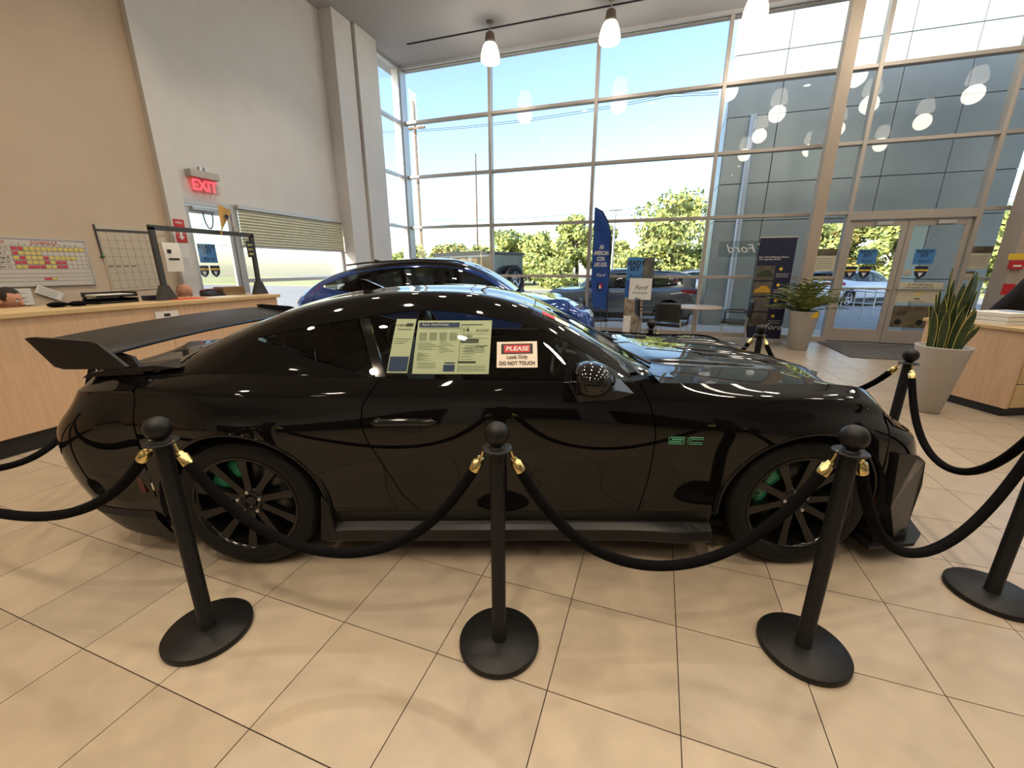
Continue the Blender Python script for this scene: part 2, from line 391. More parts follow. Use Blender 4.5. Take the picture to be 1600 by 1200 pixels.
# recessed ceiling downlights
M_lens = mat('downlight_lens', (1,1,1), .4, emit=(1.0,.9,.76), estr=30.0)
def downlight(x, y, power, soft=.09, spot=R(105)):
    e = empty('downlight', (x, y, ZC), label='round recessed ceiling downlight above the parked cars', cat='downlight', group='recessed ceiling downlights')
    MB().lathe([(.085,-.001), (.115,-.001), (.118,-.008), (.085,-.012)], n=20).build('trim_ring', M_aluw, e)
    MB().lathe([(.0001,-.002), (.085,-.002)], n=20).build('lens', M_lens, e)
    l = bpy.data.lights.new('downlight_bulb', 'SPOT'); l.energy = power; l.color = (1.0,.83,.62); l.shadow_soft_size = soft; l.spot_size = spot; l.spot_blend = .6
    lo = bpy.data.objects.new('downlight_bulb', l); link(lo, e); lo.location = (0, 0, -.04)
downlight(-.46, -.95, 330, .12)
for x, pw in ((-4.3, 165), (-2.4, 155), (1.5, 130), (3.4, 75)):
    for y in (-5.4, -3.4, -.95, 1.4, 3.7, 6.0):  # rearmost row is added, unseen, to brighten the back wall in reflections
        downlight(x, y, pw)
for x, y in ((-.46, -3.4), (-.46, 1.4), (-.46, 3.7), (-.46, 6.0)): downlight(x, y, 130)
# ------------------------------------------------------------------ car bodies
class Shape:
    """car surface from tables. levels: list of dicts with plan controls; x forward, half width y, height z"""
    def __init__(s, xs, lev, gx, gz_c, gz_r, gy_r):
        s.lev = []
        for L in lev:
            side = list(zip(xs, L['y'], L['z']))
            xr, xf, wr, wf = L['xr'], L['xf'], L['y'][0], L['y'][-1]; zr, zf = L.get('zr', L['z'][0]), L.get('zf', L['z'][-1])
            c = [(xr-.03, 0, zr), (xr-.024, .42*wr/.85, zr), (xr-.002, .70*wr/.85, zr), (xr+.075, .94*wr, .7*zr+.3*L['z'][0])] + side + \
                [(xf-.14, .92*wf, .35*L['z'][-1]+.65*zf), (xf-.02, .75*wf, zf), (xf+.055, .40*wf, zf), (xf+.08, 0, zf)]
            c = np.array(c); d = np.r_[0, np.cumsum(np.linalg.norm(np.diff(c, axis=0), axis=1))]
            # symmetric end tangents: mirror one point beyond each centre line
            cm = np.vstack([c[1]*[1,-1,1], c, c[-2]*[1,-1,1]]); dm = np.r_[-d[1], d, d[-1]+(d[-1]-d[-2])]
            fx, fy, fz = spline(dm, cm[:,0]), spline(dm, cm[:,1]), spline(dm, cm[:,2])
            q = np.linspace(0, d[-1], 900); X, Y, Z = fx(q), fy(q), fz(q)
            s.lev.append(dict(X=X, Y=Y, Z=Z, q=q/d[-1]))
        s.gx0, s.gx1 = gx[0], gx[-1]
        s.zc, s.zr, s.yr = spline(gx, gz_c), spline(gx, gz_r), spline(gx, gy_r)
    def lev_at(s, k, x):
        L = s.lev[k]; m = np.argmax(L['X']); n = np.argmin(L['X']); a, b = min(m, n), max(m, n)
        X = L['X'][a:b+1]; return float(np.interp(x, X, L['Y'][a:b+1])), float(np.interp(x, X, L['Z'][a:b+1]))
    def col(s, x):
        key = round(x, 4)
        if not hasattr(s, '_c'): s._c = {}
        if key not in s._c:
            p = [s.lev_at(k, x) for k in range(len(s.lev))]; z = [q[1] for q in p]
            for i in range(1, len(z)): z[i] = max(z[i], z[i-1]+.004)
            s._c[key] = (spline(z, [q[0] for q in p]), z)
        return s._c[key]
    def Y(s, x, z): return float(s.col(x)[0](z))
    def ztop(s, x): return s.col(x)[1][-1]
    def wrap(s, q, t):
        """q along the level curve 0..1, t over the levels 0..1"""
        n = len(s.lev); tt = np.linspace(0, 1, n)
        p = np.array([[np.interp(q, L['q'], L[c]) for c in 'XYZ'] for L in s.lev])
        return np.array([float(spline(tt, p[:,i])(t)) for i in range(3)])
    def q_at(s, k, x, front):
        L = s.lev[k]; X, q = L['X'], L['q']; m = np.argmax(X); n = np.argmin(X); a, b = min(m,n), max(m,n)
        return float(np.interp(x, X[a:b+1], q[a:b+1]))
    # greenhouse: section at x from belt to rail to centre
    def gsec(s, x):
        key = round(x, 4)
        if not hasattr(s, '_g'): s._g = {}
        if key not in s._g:
            y0, z0 = s.lev_at(len(s.lev)-1, x); zr, yr, zc = float(s.zr(x)), float(s.yr(x)), float(s.zc(x))
            zr = max(zr, z0+.006); zc = max(zc, zr+.004)
            P = [(y0, z0), (y0+(yr-y0)*.5+.018*(zr-z0)/.38, z0+(zr-z0)*.5), (y0+(yr-y0)*.9+.006, z0+(zr-z0)*.9), (yr*.93, zr+.018*min(1,(zc-zr)/.04)),
                 (yr*.62, zr+(zc-zr)*.66), (yr*.3, zr+(zc-zr)*.93), (0, zc)]
            P = np.array(P); d = np.r_[0, np.cumsum(np.linalg.norm(np.diff(P, axis=0), axis=1))]
            Pm = np.vstack([P, P[-2]*[-1,1]]); dm = np.r_[d, 2*d[-1]-d[-2]]
            fy, fz = spline(dm, Pm[:,0]), spline(dm, Pm[:,1]); tb = [d[2], d[3], d[-1]]
            tq = np.linspace(0, d[3], 60); zz = np.maximum.accumulate(fz(tq))
            s._g[key] = (fy, fz, tb, zz, fy(tq))
        return s._g[key]
    def GY(s, x, z):
        g = s.gsec(x); return float(np.interp(z, g[3], g[4]))
    def GV(s, x, v):
        """v 0 at the rail end (0.9 height) .. 1 at the centre line"""
        fy, fz, tb, _, _ = s.gsec(x); t = tb[0]+(tb[2]-tb[0])*v
        return float(fy(t)), float(fz(t))
    def grail(s, x): g = s.gsec(x); return float(g[1](g[2][0]))

def panel(mb, fn, nu, nv, sgn, lip=.018, hole=None, lips='lrbt'):
    """sheet from fn(u,v)->(x,y,z) mirrored by sgn, with a turned-in lip; hole=(xc,zc,r) cuts a wheel opening"""
    P = [[list(fn(i/nu, j/nv)) for j in range(nv+1)] for i in range(nu+1)]
    inside = None
    if hole:
        xc, zc, r, Yf = hole
        inside = [[(p[0]-xc)**2+(p[2]-zc)**2 < r*r for p in row] for row in P]
        keep = []
        for i in range(nu):
            for j in range(nv):
                c = [inside[i][j], inside[i+1][j], inside[i+1][j+1], inside[i][j+1]]
                if not all(c): keep.append((i, j))
        for i in range(nu+1):
            for j in range(nv+1):
                if inside[i][j]:
                    p = P[i][j]; a = math.atan2(p[2]-zc, p[0]-xc); p[0] = xc+r*math.cos(a); p[2] = zc+r*math.sin(a); p[1] = Yf(p[0], p[2])
    V = [(p[0], p[1]*sgn, p[2]) for row in P for p in row]; F = []
    for i in range(nu):
        for j in range(nv):
            if hole and (i, j) not in keepset(keep): continue
            q = (i*(nv+1)+j, (i+1)*(nv+1)+j, (i+1)*(nv+1)+j+1, i*(nv+1)+j+1); F.append(q if sgn < 0 else q[::-1])
    mb.add(V, F, True)
    if lip:
        def strip(ids):
            a = [V[k] for k in ids]; b = [(p[0]*.999, p[1]-sgn*lip*(1 if abs(p[1]) > lip else 0), p[2]-.35*lip) for p in a]; n = len(a)
            mb.add(a+b, [(k, k+1, n+k+1, n+k) for k in range(n-1)], True)
        w = nv+1
        def ok(k): return not (hole and inside[k//w][k % w])
        for c, ids in (('l', [j for j in range(w)]), ('r', [nu*w+j for j in range(w)]), ('b', [i*w for i in range(nu+1)]), ('t', [i*w+nv for i in range(nu+1)])):
            if c in lips:
                ids = [k for k in ids if ok(k)]
                if len(ids) > 1: strip(ids)
    return mb
_ks = {}
def keepset(k):
    i = id(k)
    if i not in _ks: _ks.clear(); _ks[i] = set(k)
    return _ks[i]

def wheel(parent, x, y, z, r, w, rim_m, tyre_m, side, caliper=None, spokes=10, rim_r=None, rot=0.0, lug=M_steel, detail=True, spoke_w=(.020,.030)):
    """side=-1: outer face towards -y"""
    rr = rim_r or r*.735
    e = empty('wheel', (x, y, z), parent=parent)
    S = side; n = 48 if detail else 24
    Y = lambda d: S*d        # d=0 centre of tyre, +w/2 outer
    t = MB().lathe([(rr-.004, Y(-w/2+.01)), (rr+.02, Y(-w/2)), (r-.02, Y(-w/2+.005)), (r-.004, Y(-w/2+.03)), (r, Y(0)), (r-.004, Y(w/2-.03)), (r-.02, Y(w/2-.006)), ((r+rr)/2, Y(w/2+.003)), (rr+.012, Y(w/2-.004)), (rr-.004, Y(w/2-.012))], n=n, axis='y')
    t.build('tyre', tyre_m, e)
    if detail:
        tr = MB()
        for k in range(72):
            a = 2*PI*k/72
            for d0, d1 in ((-.37,-.10), (.10,.37)):
                M = Matrix.Rotation(-a, 4, 'Y'); tr.box(-.009, .009, Y(w*d0), Y(w*d1), r-.006, r+.0005, M=M)
        tr.build('tread', tyre_m, e, kind='stuff')
    b = MB().lathe([(rr+.004, Y(w/2-.004)), (rr-.008, Y(w/2-.006)), (rr-.016, Y(w/2-.03)), (rr-.03, Y(w/2-.09)), (rr-.035, Y(-w/2+.02)), (rr, Y(-w/2))], n=n, axis='y'); b.build('rim_barrel', rim_m, e)
    hub_d = w/2-.045
    sp = MB()
    for k in range(spokes):
        a = rot+2*PI*k/spokes; M = Matrix.Rotation(a, 4, 'Y')
        w0, w1 = spoke_w; r0, r1 = r*.15, rr-.006
        v = []
        for (q, ww, dd) in ((r0, w0*1.15, hub_d), ((r0+r1)/2, w0, hub_d+.012), (r1, w1, w/2-.016)):
            for sx, back in ((-1,0), (1,0), (1,1), (-1,1)):
                v.append((M @ Vector((sx*ww*(.78 if not back else 1), Y(dd-(.032 if back else 0)), q)))[:])
        f = []
        for i in range(2):
            for c in range(4): f.append((i*4+c, i*4+(c+1)%4, i*4+4+(c+1)%4, i*4+4+c))
        f += [(0,1,2,3), (11,10,9,8)]
        one = MB().add(v, f); one.build('spoke', rim_m, e, recalc=True)
    h = MB().lathe([(.0001, Y(hub_d-.012)), (.028, Y(hub_d-.012)), (.032, Y(hub_d-.004)), (r*.13, Y(hub_d+.004)), (r*.21, Y(hub_d)), (r*.22, Y(hub_d-.05))], n=32, axis='y').build('hub', rim_m, e)
    MB().lathe([(.0001, Y(hub_d-.006)), (.024, Y(hub_d-.008))], n=20, axis='y').build('centre_cap', M_black, h)
    if detail:
        for k in range(5):
            a = rot+.3+2*PI*k/5; MB().cyl((r*.165*math.cos(a), Y(hub_d-.002) if S > 0 else Y(hub_d-.002)-.016, r*.165*math.sin(a)), .0085, .016, 8, 'y').build('lug_nut', lug, h)
    dd = MB().lathe([(.06, Y(.02)), (rr*.84, Y(.02)), (rr*.84, Y(-.01)), (.06, Y(-.01))], n=40, axis='y').build('brake_disc', mat('brake_iron', (.16,.155,.15), .35, .9, var=.1, scale=20), e)
    if caliper:
        m, a0, a1 = caliper; cb = MB()
        cb.lathe([(rr*.50, Y(.035)), (rr*.50, Y(.062)), (rr*.62, Y(.07)), (rr*.82, Y(.066)), (rr*.91, Y(.045)), (rr*.91, Y(-.03))], n=14, axis='y', a0=a0, a1=a1)
        for a in (a0, a1):
            pr = [(rr*.50, .035), (rr*.50, .062), (rr*.62, .07), (rr*.82, .066), (rr*.91, .045), (rr*.91, -.03)]
            cb.add([(q*math.cos(a), Y(d), q*math.sin(a)) for q, d in pr], [tuple(range(6))])
        cb.build('brake_caliper', m, e)
    return e

# ---------------- the black sports coupe
M_paint = mat('gloss_black_paint', (.0045,.0042,.0042), .03, spec=.4)
M_gloss = mat('gloss_black_trim', (.006,.006,.006), .07, spec=.5)
M_satin = mat('satin_black_carbon', (.009,.009,.0095), .35, spec=.35, var=.15, scale=160)
M_tyre = mat('tyre_rubber', (.006,.006,.006), .6, spec=.25, var=.2, scale=40, bump=.15, bscale=120)
M_rim = mat('gloss_black_wheel', (.005,.005,.005), .14, spec=.4)
M_green = mat('mint_green_caliper', srgb(62,168,128), .4, var=.05, scale=30)
M_carglass = glass('smoked_car_glass', (.33,.36,.34), 1.55)
M_doorglass = glass('clear_door_glass', (.80,.84,.80), 1.5)
M_wind = glass('windscreen_glass', (.62,.70,.64), 1.95)
M_seat = mat('black_seat_leather', (.016,.016,.017), .45, var=.2, scale=30, bump=.1)

CARX = [-1.85,-1.305,-.9,-.4,.1,.6,.95,1.41,1.8]
LEV = [
 dict(y=[.84,.87,.865,.865,.865,.865,.865,.87,.83], z=[.13,.14,.145,.145,.145,.145,.145,.15,.16], xr=-2.16, xf=2.10, zr=.215, zf=.15),
 dict(y=[.875,.925,.90,.893,.89,.893,.90,.925,.875], z=[.29,.30,.295,.29,.29,.29,.295,.30,.30], xr=-2.235, xf=2.14, zr=.34, zf=.28),
 dict(y=[.90,.955,.922,.900,.895,.900,.918,.950,.895], z=[.50,.50,.48,.47,.47,.47,.48,.50,.49], xr=-2.285, xf=2.17, zr=.52, zf=.44),
 dict(y=[.905,.965,.938,.915,.907,.912,.928,.955,.89], z=[.68,.67,.65,.64,.64,.64,.65,.66,.63], xr=-2.28, xf=2.15, zr=.70, zf=.57),
 dict(y=[.895,.953,.93,.910,.902,.906,.920,.942,.870], z=[.81,.79,.78,.77,.765,.765,.765,.77,.72], xr=-2.205, xf=2.12, zr=.80, zf=.645),
 dict(y=[.865,.905,.892,.885,.882,.882,.888,.895,.825], z=[.90,.885,.875,.87,.865,.86,.86,.862,.785], xr=-2.165, xf=2.06, zr=.88, zf=.69),
 dict(y=[.858,.897,.885,.879,.876,.876,.882,.889,.818], z=[.918,.905,.893,.886,.881,.876,.876,.878,.80], xr=-2.15, xf=2.045, zr=.897, zf=.70),
 dict(y=[.77,.79,.815,.838,.845,.84,.812,.775,.735], z=[.957,.975,.967,.957,.952,.947,.936,.922,.842], xr=-2.14, xf=1.99, zr=.945, zf=.725),
]
GX  = [-1.98,-1.75,-1.5,-1.2,-.85,-.45,-.15,.1,.3,.5,.68,.84]
GZC = [.93,1.035,1.165,1.275,1.343,1.362,1.348,1.292,1.205,1.095,.985,.89]
GZR = [.90,.985,1.09,1.205,1.288,1.318,1.300,1.235,1.145,1.035,.935,.87]
GYR = [.64,.64,.63,.605,.582,.575,.580,.592,.615,.65,.695,.73]
SH = Shape(CARX, LEV, GX, GZC, GZR, GYR)
CAR_RZ = YAW
def cam_to_world(r, fw): return (r*math.cos(YAW)-fw*math.sin(YAW), r*math.sin(YAW)+fw*math.cos(YAW))
cx_, cy_ = cam_to_world(0, 2.69)
car = empty('sports_car', (cx_, cy_, 0), CAR_RZ, 'gloss black two-door sports coupe with big rear wing inside the rope barrier', 'car')
WR, WF, WZ, WRAD = -1.305, 1.408, .345, .345
def build_body(car, SH, mp, door_rear, door_front, x_q, x_f, arches, zdoor, res=1.0, ra=.385, glass_m=None, dlo=None, windm=None, roofm=None, header=(.09,.15), rearh=(-.93,-1.0), cowl=.80, gend=-1.9, gap=.0028, hood_x0=.70, hood_fn=None, deck_x1=-1.55, back_x=-1.78, trim=None):
    """panels of a car from its surface; door edges are (z,x) tables"""
    n = lambda k: max(4, int(k*res))
    fr, ff = lin(*zip(*[(z, x) for z, x in door_rear])), lin(*zip(*[(z, x) for z, x in door_front]))
    z0 = zdoor
    def side(name, xl, xr, zb, hole, nu, nv, m=mp):
        for sg in (-1, 1):
            def fn(u, v):
                zt_l = SH.ztop(float(xl(.9))); zt_r = SH.ztop(float(xr(.9)))
                zt = zt_l+(zt_r-zt_l)*u
                z = zb+gap+(zt-zb-gap)*v
                a, b = float(xl(z))+gap, float(xr(z))-gap; x = a+(b-a)*u
                z = zb+gap+(SH.ztop(x)-zb-gap)*v
                return (x, SH.Y(x, z), z)
            mb = MB()
            panel(mb, fn, n(nu), n(nv), sg, hole=(hole[0], WZ_, ra, SH.Y) if hole else None, lips='lrb')
            o = mb.build(name, m, car)
            if hole:
                # turned-in wheel arch edge
                A = MB(); pts = []
                for k in range(49):
                    a = PI*(-.12+1.24*k/48); x, z = hole[0]+ra*math.cos(a), WZ_+ra*math.sin(a)
                    if z < zb: continue
                    pts.append((x, SH.Y(x, z), z, a))
                rows = [[(p[0]+dr*math.cos(p[3]), sg*(p[1]+dy), p[2]+dr*math.sin(p[3])) for p in pts] for dr, dy in ((.012,.0015), (.008,.005), (0,.004), (-.004,-.004), (-.004,-.05))]
                A.grid(rows).build('wheel_arch_lip', trim or m, o)
    WZ_ = arches[2]
    side('quarter_panel', lambda z: x_q, fr, z0, (arches[0],), 84, 46)
    side('door', fr, ff, z0, None, 70, 40)
    side('front_fender', ff, lambda z: x_f, z0, (arches[1],), 84, 46)
    # bumpers wrap the ends
    nl = len(SH.lev)-1
    for nm, ends in (('rear_bumper', (0, x_q)), ('front_bumper', (x_f, 1))):
        def fb(u, v, sg=1):
            L = v*nl; k = min(int(L), nl-1); fq = L-k
            def qx(kk):
                q = SH.q_at(kk, ends[1] if ends[0] == 0 else ends[0], ends[0] != 0)
                return (0+(q-.0006)*u) if ends[0] == 0 else (q+.0006+(1-q-.0006)*u)
            q = qx(k)*(1-fq)+qx(k+1)*fq
            return SH.wrap(q, v)
        nu, nv = n(40), n(34); P = [[fb(i/nu, j/nv) for j in range(nv+1)] for i in range(nu+1)]
        mb = MB(); 
        for sg in (-1, 1):
            mb.grid([[(p[0], p[1]*sg, p[2]) for p in row] for row in P], True, flip=(sg < 0) != True)
        mb.build(nm, mp, car, recalc=True, weld=True)
    # bonnet and boot lid between the upper level curves
    top = SH.lev[-1]
    def lid(name, xa, xb, front, fz, nu, nv, m):
        qa, qb = SH.q_at(nl, xa, 0), SH.q_at(nl, xb, 0)
        q0, q1 = (qa, 1.0) if front else (0.0, qb)
        P = []
        xc_end = top['X'][-1] if front else top['X'][0]
        for i in range(nu+1):
            u = i/nu; q = q0+(q1-q0)*u
            ex, ey, ez = (float(np.interp(q, top['q'], top[c])) for c in 'XYZ')
            row = []
            for j in range(-nv, nv+1):
                t = abs(j)/nv                          # 0 centre .. 1 edge
                cxx = (xa+(xc_end-xa)*u) if front else (xc_end+(xb-xc_end)*u)
                x = cxx+(ex-cxx)*t**1.5; y = ey*t*(1 if j >= 0 else -1)
                row.append((x, y, fz(x, y, ez, t, u)))
            P.append(row)
        mb = MB(); mb.grid(P, True); return mb.build(name, m, car, recalc=True)
    lid('bonnet', hood_x0, None if False else 1.9, True, hood_fn[0], n(80), n(34), mp)
    lid('boot_lid', -1.9, deck_x1, False, hood_fn[1], n(44), n(28), mp)
    # greenhouse
    for sg in (-1, 1):
        # side glass panes
        for nm, xl, xr, zb, zt, m in dlo['panes']:
            def fg(u, v):
                zz = .96+.25*v; a, b = xl(zz), xr(zz); x = a+(b-a)*u; z = zb(x)+(zt(x)-zb(x))*v
                a, b = xl(z), xr(z); x = a+(b-a)*u; z = zb(x)+(max(zt(x), zb(x)+.004)-zb(x))*v
                return (x, SH.GY(x, z)-.004, z)
            panel(MB(), fg, n(30), n(12), sg, lip=.006).build(nm, m, car) if False else None
            mb = MB(); panel(mb, fg, n(30), n(12), sg, lip=.004); mb.build(nm, m, car)
        # rail above the panes, from bonnet to tail
        x0, x1 = dlo['x0'], dlo['x1']
        def frail(u, v):
            x = x0+(x1-x0)*u; zb = dlo['top'](x)+.003; zr_ = SH.grail(x); z = zb+(max(zr_, zb+.002)-zb)*v
            return (x, SH.GY(x, z), z)
        mb = MB(); panel(mb, frail, n(70), n(8), sg, lip=.01, lips='b'); mb.build('roof_rail', mp, car)
        def fpil(u, v):
            x = gend+(x0-gend)*u; zb = SH.ztop(x)-.002; zr_ = SH.grail(x); z = zb+(max(zr_, zb+.002)-zb)*v
            return (x, SH.GY(x, z), z)
        mb = MB(); panel(mb, fpil, n(24), n(14), sg, lip=0); mb.build('rear_pillar', mp, car)
        def flow(u, v):
            x = x0+(x1-x0)*u; zb = SH.ztop(x)-.004; zt = dlo['bot'](x)-.003; z = zb+(max(zt, zb+.002)-zb)*v
            return (x, SH.GY(x, z), z)
        mb = MB(); panel(mb, flow, n(60), n(6), sg, lip=.01, lips='t'); mb.build('window_sill_strip', mp, car)
        for nm, xa, xb, wd in dlo['pillars']:
            def fp(u, v):
                z = dlo['bot'](xa)+(dlo['top'](xb)-dlo['bot'](xa))*v; x = xa+(xb-xa)*v+wd*(u-.5); return (x, SH.GY(x, z)-.001, z)
            mb = MB(); panel(mb, fp, 4, n(10), sg, lip=.02); mb.build(nm, M_gloss, car)
    def roofpatch(name, xa, xb, m, nu, nv, vmin=0.0):
        """xa, xb: functions of v (0 edge .. 1 centre)"""
        P = []
        for i in range(nu+1):
            row = []
            for j in range(-nv, nv+1):
                v = 1-abs(j)/nv; x = xa(v)+(xb(v)-xa(v))*i/nu; y, z = SH.GV(x, vmin+(1-vmin)*v); row.append((x, y*(1 if j >= 0 else -1), z))
            P.append(row)
        return MB().grid(P).build(name, m, car, recalc=True)
    hx = lambda v: header[0]+(header[1]-header[0])*v**.6
    rx = lambda v: rearh[0]+(rearh[1]-rearh[0])*v**.6
    roofpatch('roof', rx, hx, roofm or mp, n(50), n(26))
    vm = .085
    roofpatch('windscreen', lambda v: hx(v)+.006, lambda v: cowl+.04*v, windm, n(34), n(26), vm)
    roofpatch('rear_window', lambda v: back_x-.05*v, lambda v: rx(v)-.006, glass_m, n(34), n(26), vm)
    for sg in (-1, 1):
        for nm, xa, xb in (('windscreen_pillar', header[0], cowl), ('rear_window_pillar', gend, rearh[0])):
            P = [[(x, SH.GV(x, vm*k/3)[0]*sg, SH.GV(x, vm*k/3)[1]) for k in range(4)] for x in np.linspace(xa, xb, n(30))]
            MB().grid(P).build(nm, mp, car)
def const(c): return lambda z: c

# window outline of the coupe in side view
dl_top = spline([-1.26,-1.05,-.766,-.508,-.254,0,.193,.392,.56], [1.128,1.175,1.222,1.258,1.250,1.207,1.150,1.045,.962])
dl_bot = lin([-1.26,-1.14,-.96,-.65,.243,.60], [1.124,1.105,1.045,.972,.960,.956])
zb_x = lin([.96,1.22], [-.615,-.735])
bonnet_c = spline([.55,.8,1.1,1.5,1.85,2.1], [.985,.978,.966,.928,.860,.775])
def hero_hood(x, y, ez, t, u):
    z = ez*(t**2.2)+float(bonnet_c(min(x, 2.1)))*(1-t**2.2)
    fade = max(0, min(1, (2.0-x)/.35))*max(0, min(1, (x-.7)/.1))
    step = .016/(1+math.exp((abs(y)-.47)/.014))        # power bulge with a soft step
    d = z+(step-.006)*fade
    # long scooped vents on each side of the centre
    return d
def hero_deck(x, y, ez, t, u):
    return ez*(t**2)+(1-t**2)*(.985+.02*(x+1.9)) + .018*math.exp(-((x+2.12)/.05)**2)*(1-t**4)
build_body(car, SH, M_paint,
    door_rear=[(.28,-.46),(.31,-.47),(.39,-.54),(.68,-.672),(.77,-.70),(.85,-.695),(.97,-.62),(1.1,-.6)],
    door_front=[(.25,.60),(.29,.63),(.5,.665),(.725,.673),(.85,.645),(.97,.592),(1.1,.59)],
    x_q=-1.76, x_f=1.80, arches=(WR, WF, WZ), zdoor=.292,
    glass_m=M_carglass, windm=M_wind,
    dlo=dict(x0=-1.262, x1=.575, top=lambda x: float(dl_top(x)), bot=lambda x: float(dl_bot(x)),
        panes=[('door_window', lambda z: float(zb_x(z))+.012, const(.55), lambda x: float(dl_bot(x)), lambda x: float(dl_top(x)), M_doorglass),
               ('quarter_window', const(-1.253), lambda z: float(zb_x(z))-.03, lambda x: float(dl_bot(x)), lambda x: float(dl_top(x)), M_carglass)],
        pillars=[('door_pillar', -.62, -.735, .05)]),
    hood_fn=(hero_hood, hero_deck))
# skirts, sills, underbody
for sg in (-1, 1):
    P = []
    for x in np.linspace(-.93, 1.0, 40):
        y1 = SH.Y(x, .292)
        k = max(0, min(1, (x-.75)/.2)); flare = .02*math.exp(-((x-.82)/.12)**2)
        P.append([(x, sg*(y1-.03), .300), (x, sg*(y1-.004), .290), (x, sg*(y1-.012), .262), (x, sg*(y1-.02), .225), (x, sg*(y1+.022+flare), .200), (x, sg*(y1+.03+flare), .150), (x, sg*(y1+.022+flare), .138), (x, sg*(y1-.2), .135)])
    MB().grid(P, smooth=False).build('side_skirt', M_satin, car, recalc=True)
    MB().prism([(-.96,.15),(-.88,.15),(-.90,.36),(-.93,.40)], sg*.86, sg*.925).build('skirt_winglet', M_satin, car)
    for wx in (WR, WF):                                  # wheel well liners
        MB().lathe([(.41, sg*.60), (.41, sg*.93)], (wx, 0, WZ), 30, 'y', a0=-.15, a1=PI+.15).lathe([(.41, sg*.60), (.02, sg*.60)], (wx, 0, WZ), 30, 'y', a0=-.15, a1=PI+.15).build('wheel_well', M_dark, car)
MB().box(-1.95, 2.05, -.78, .78, .13, .17).build('underbody', M_dark, car)
MB().box(-.95, .95, -.80, .80, .17, .30).build('cabin_floor', M_dark, car)
# wheels
for sg in (-1, 1):
    for wx, rim in ((WR, .252), (WF, .252)):
        wheel(car, wx, sg*(.935-.14), WZ, WRAD, .275, M_rim, M_tyre, sg, caliper=(M_green, R(118) if wx > 0 else R(105), R(205) if wx > 0 else R(175)), rim_r=rim, rot=.16 if wx > 0 else .05)
# lettering on the near front caliper
e_ = empty('caliper_lettering', (0,0,0), parent=car)
a = R(160)
lettering('caliper_word', 'MUSTANG', .042, M_ink, e_, frame((WF+.183*math.cos(a), -.935+.0655, WZ+.183*math.sin(a)), (.34,0,.94), (-.94,0,.34)), sx=.9, bold=.0006)
# rear wing
wing = empty('rear_wing', (0,0,0), parent=car)
def wing_sec(y):
    c = -.005+.022*(1-(y/.86)**2)
    return [(-2.17,1.150+c),(-2.08,1.135+c),(-1.97,1.115+c),(-1.89,1.095+c),(-1.865,1.078+c),(-1.90,1.068+c),(-2.0,1.082+c),(-2.10,1.108+c)]
P = [[(x, y, z) for x, z in wing_sec(y)]+[(wing_sec(y)[0][0], y, wing_sec(y)[0][1])] for y in np.linspace(-.86, .86, 40)]
MB().grid(P, True).build('wing_blade', M_satin, wing, recalc=True)
for sg in (-1, 1):
    MB().prism([(-2.185,1.163),(-2.15,1.168),(-1.90,1.150),(-1.865,1.138),(-1.762,1.032),(-1.775,1.022),(-2.05,1.020),(-2.09,1.032)], sg*.855, sg*.872).build('end_plate', M_satin, wing)
    MB().prism([(-2.0,.955),(-1.80,.965),(-1.84,1.05),(-1.98,1.095)], sg*.73, sg*.75).build('wing_strut', M_satin, wing)
    MB().prism([(-2.10,.948),(-1.62,1.0),(-1.74,1.012),(-2.06,.975)], sg*.60, sg*.76).build('spoiler_plinth', M_satin, wing)
# mirrors
M_chromeb = mat('black_mirror_shell', (.008,.008,.008), .03, spec=.5)
for sg in (-1, 1):
    mr = empty('door_mirror', (0,0,0), parent=car)
    b = MB(); b.sphere((.33, sg*1.02, 1.015), 1, 20, 14, (.105, .125, .075)); 
    # flatten the glass side (rearward)
    b.v = [(max(x, .265), y, z if z > .955 else .955) for x, y, z in b.v]
    b.build('mirror_shell', M_chromeb, mr)
    MB().box(.262, .2665, sg*.95, sg*1.09, .972, 1.055, .002).build('mirror_glass', M_gloss, mr)
    MB().prism([(.27,.935),(.42,.945),(.50,.972),(.43,.985),(.27,.965)], sg*.86, sg*1.09).build('mirror_arm', M_black, mr)
# door handles
for sg in (-1, 1):
    xs_ = (-.665, -.345); zz = .775; yy = SH.Y(-.5, .74)
    dh = MB(); P = []
    for x in np.linspace(xs_[0], xs_[1], 24):
        k = min(1, math.sin(PI*(x-xs_[0])/(xs_[1]-xs_[0]))*3.2+.02); y = SH.Y(x, zz)
        P.append([(x, sg*(y+k*.004*math.cos(a)-.004+k*.026*max(0, math.sin(a*1.0))), zz+.022*k*math.cos(a)) for a in np.linspace(0, PI, 9)])
    dh.grid(P).build('door_handle', M_gloss, car, recalc=True)
    MB().prism([(-.60,.757),(-.41,.757),(-.43,.722),(-.58,.722)], sg*(yy-.002), sg*(yy+.0025)).build('handle_recess', M_dark, car)
# shark fin aerial
z_f = float(SH.zc(-.86))
MB().prism([(-.95,z_f-.01),(-.80,z_f-.005),(-.86,z_f+.02),(-.93,z_f+.052),(-.96,z_f+.055)], -.02, .02).build('roof_aerial', M_gloss, car)
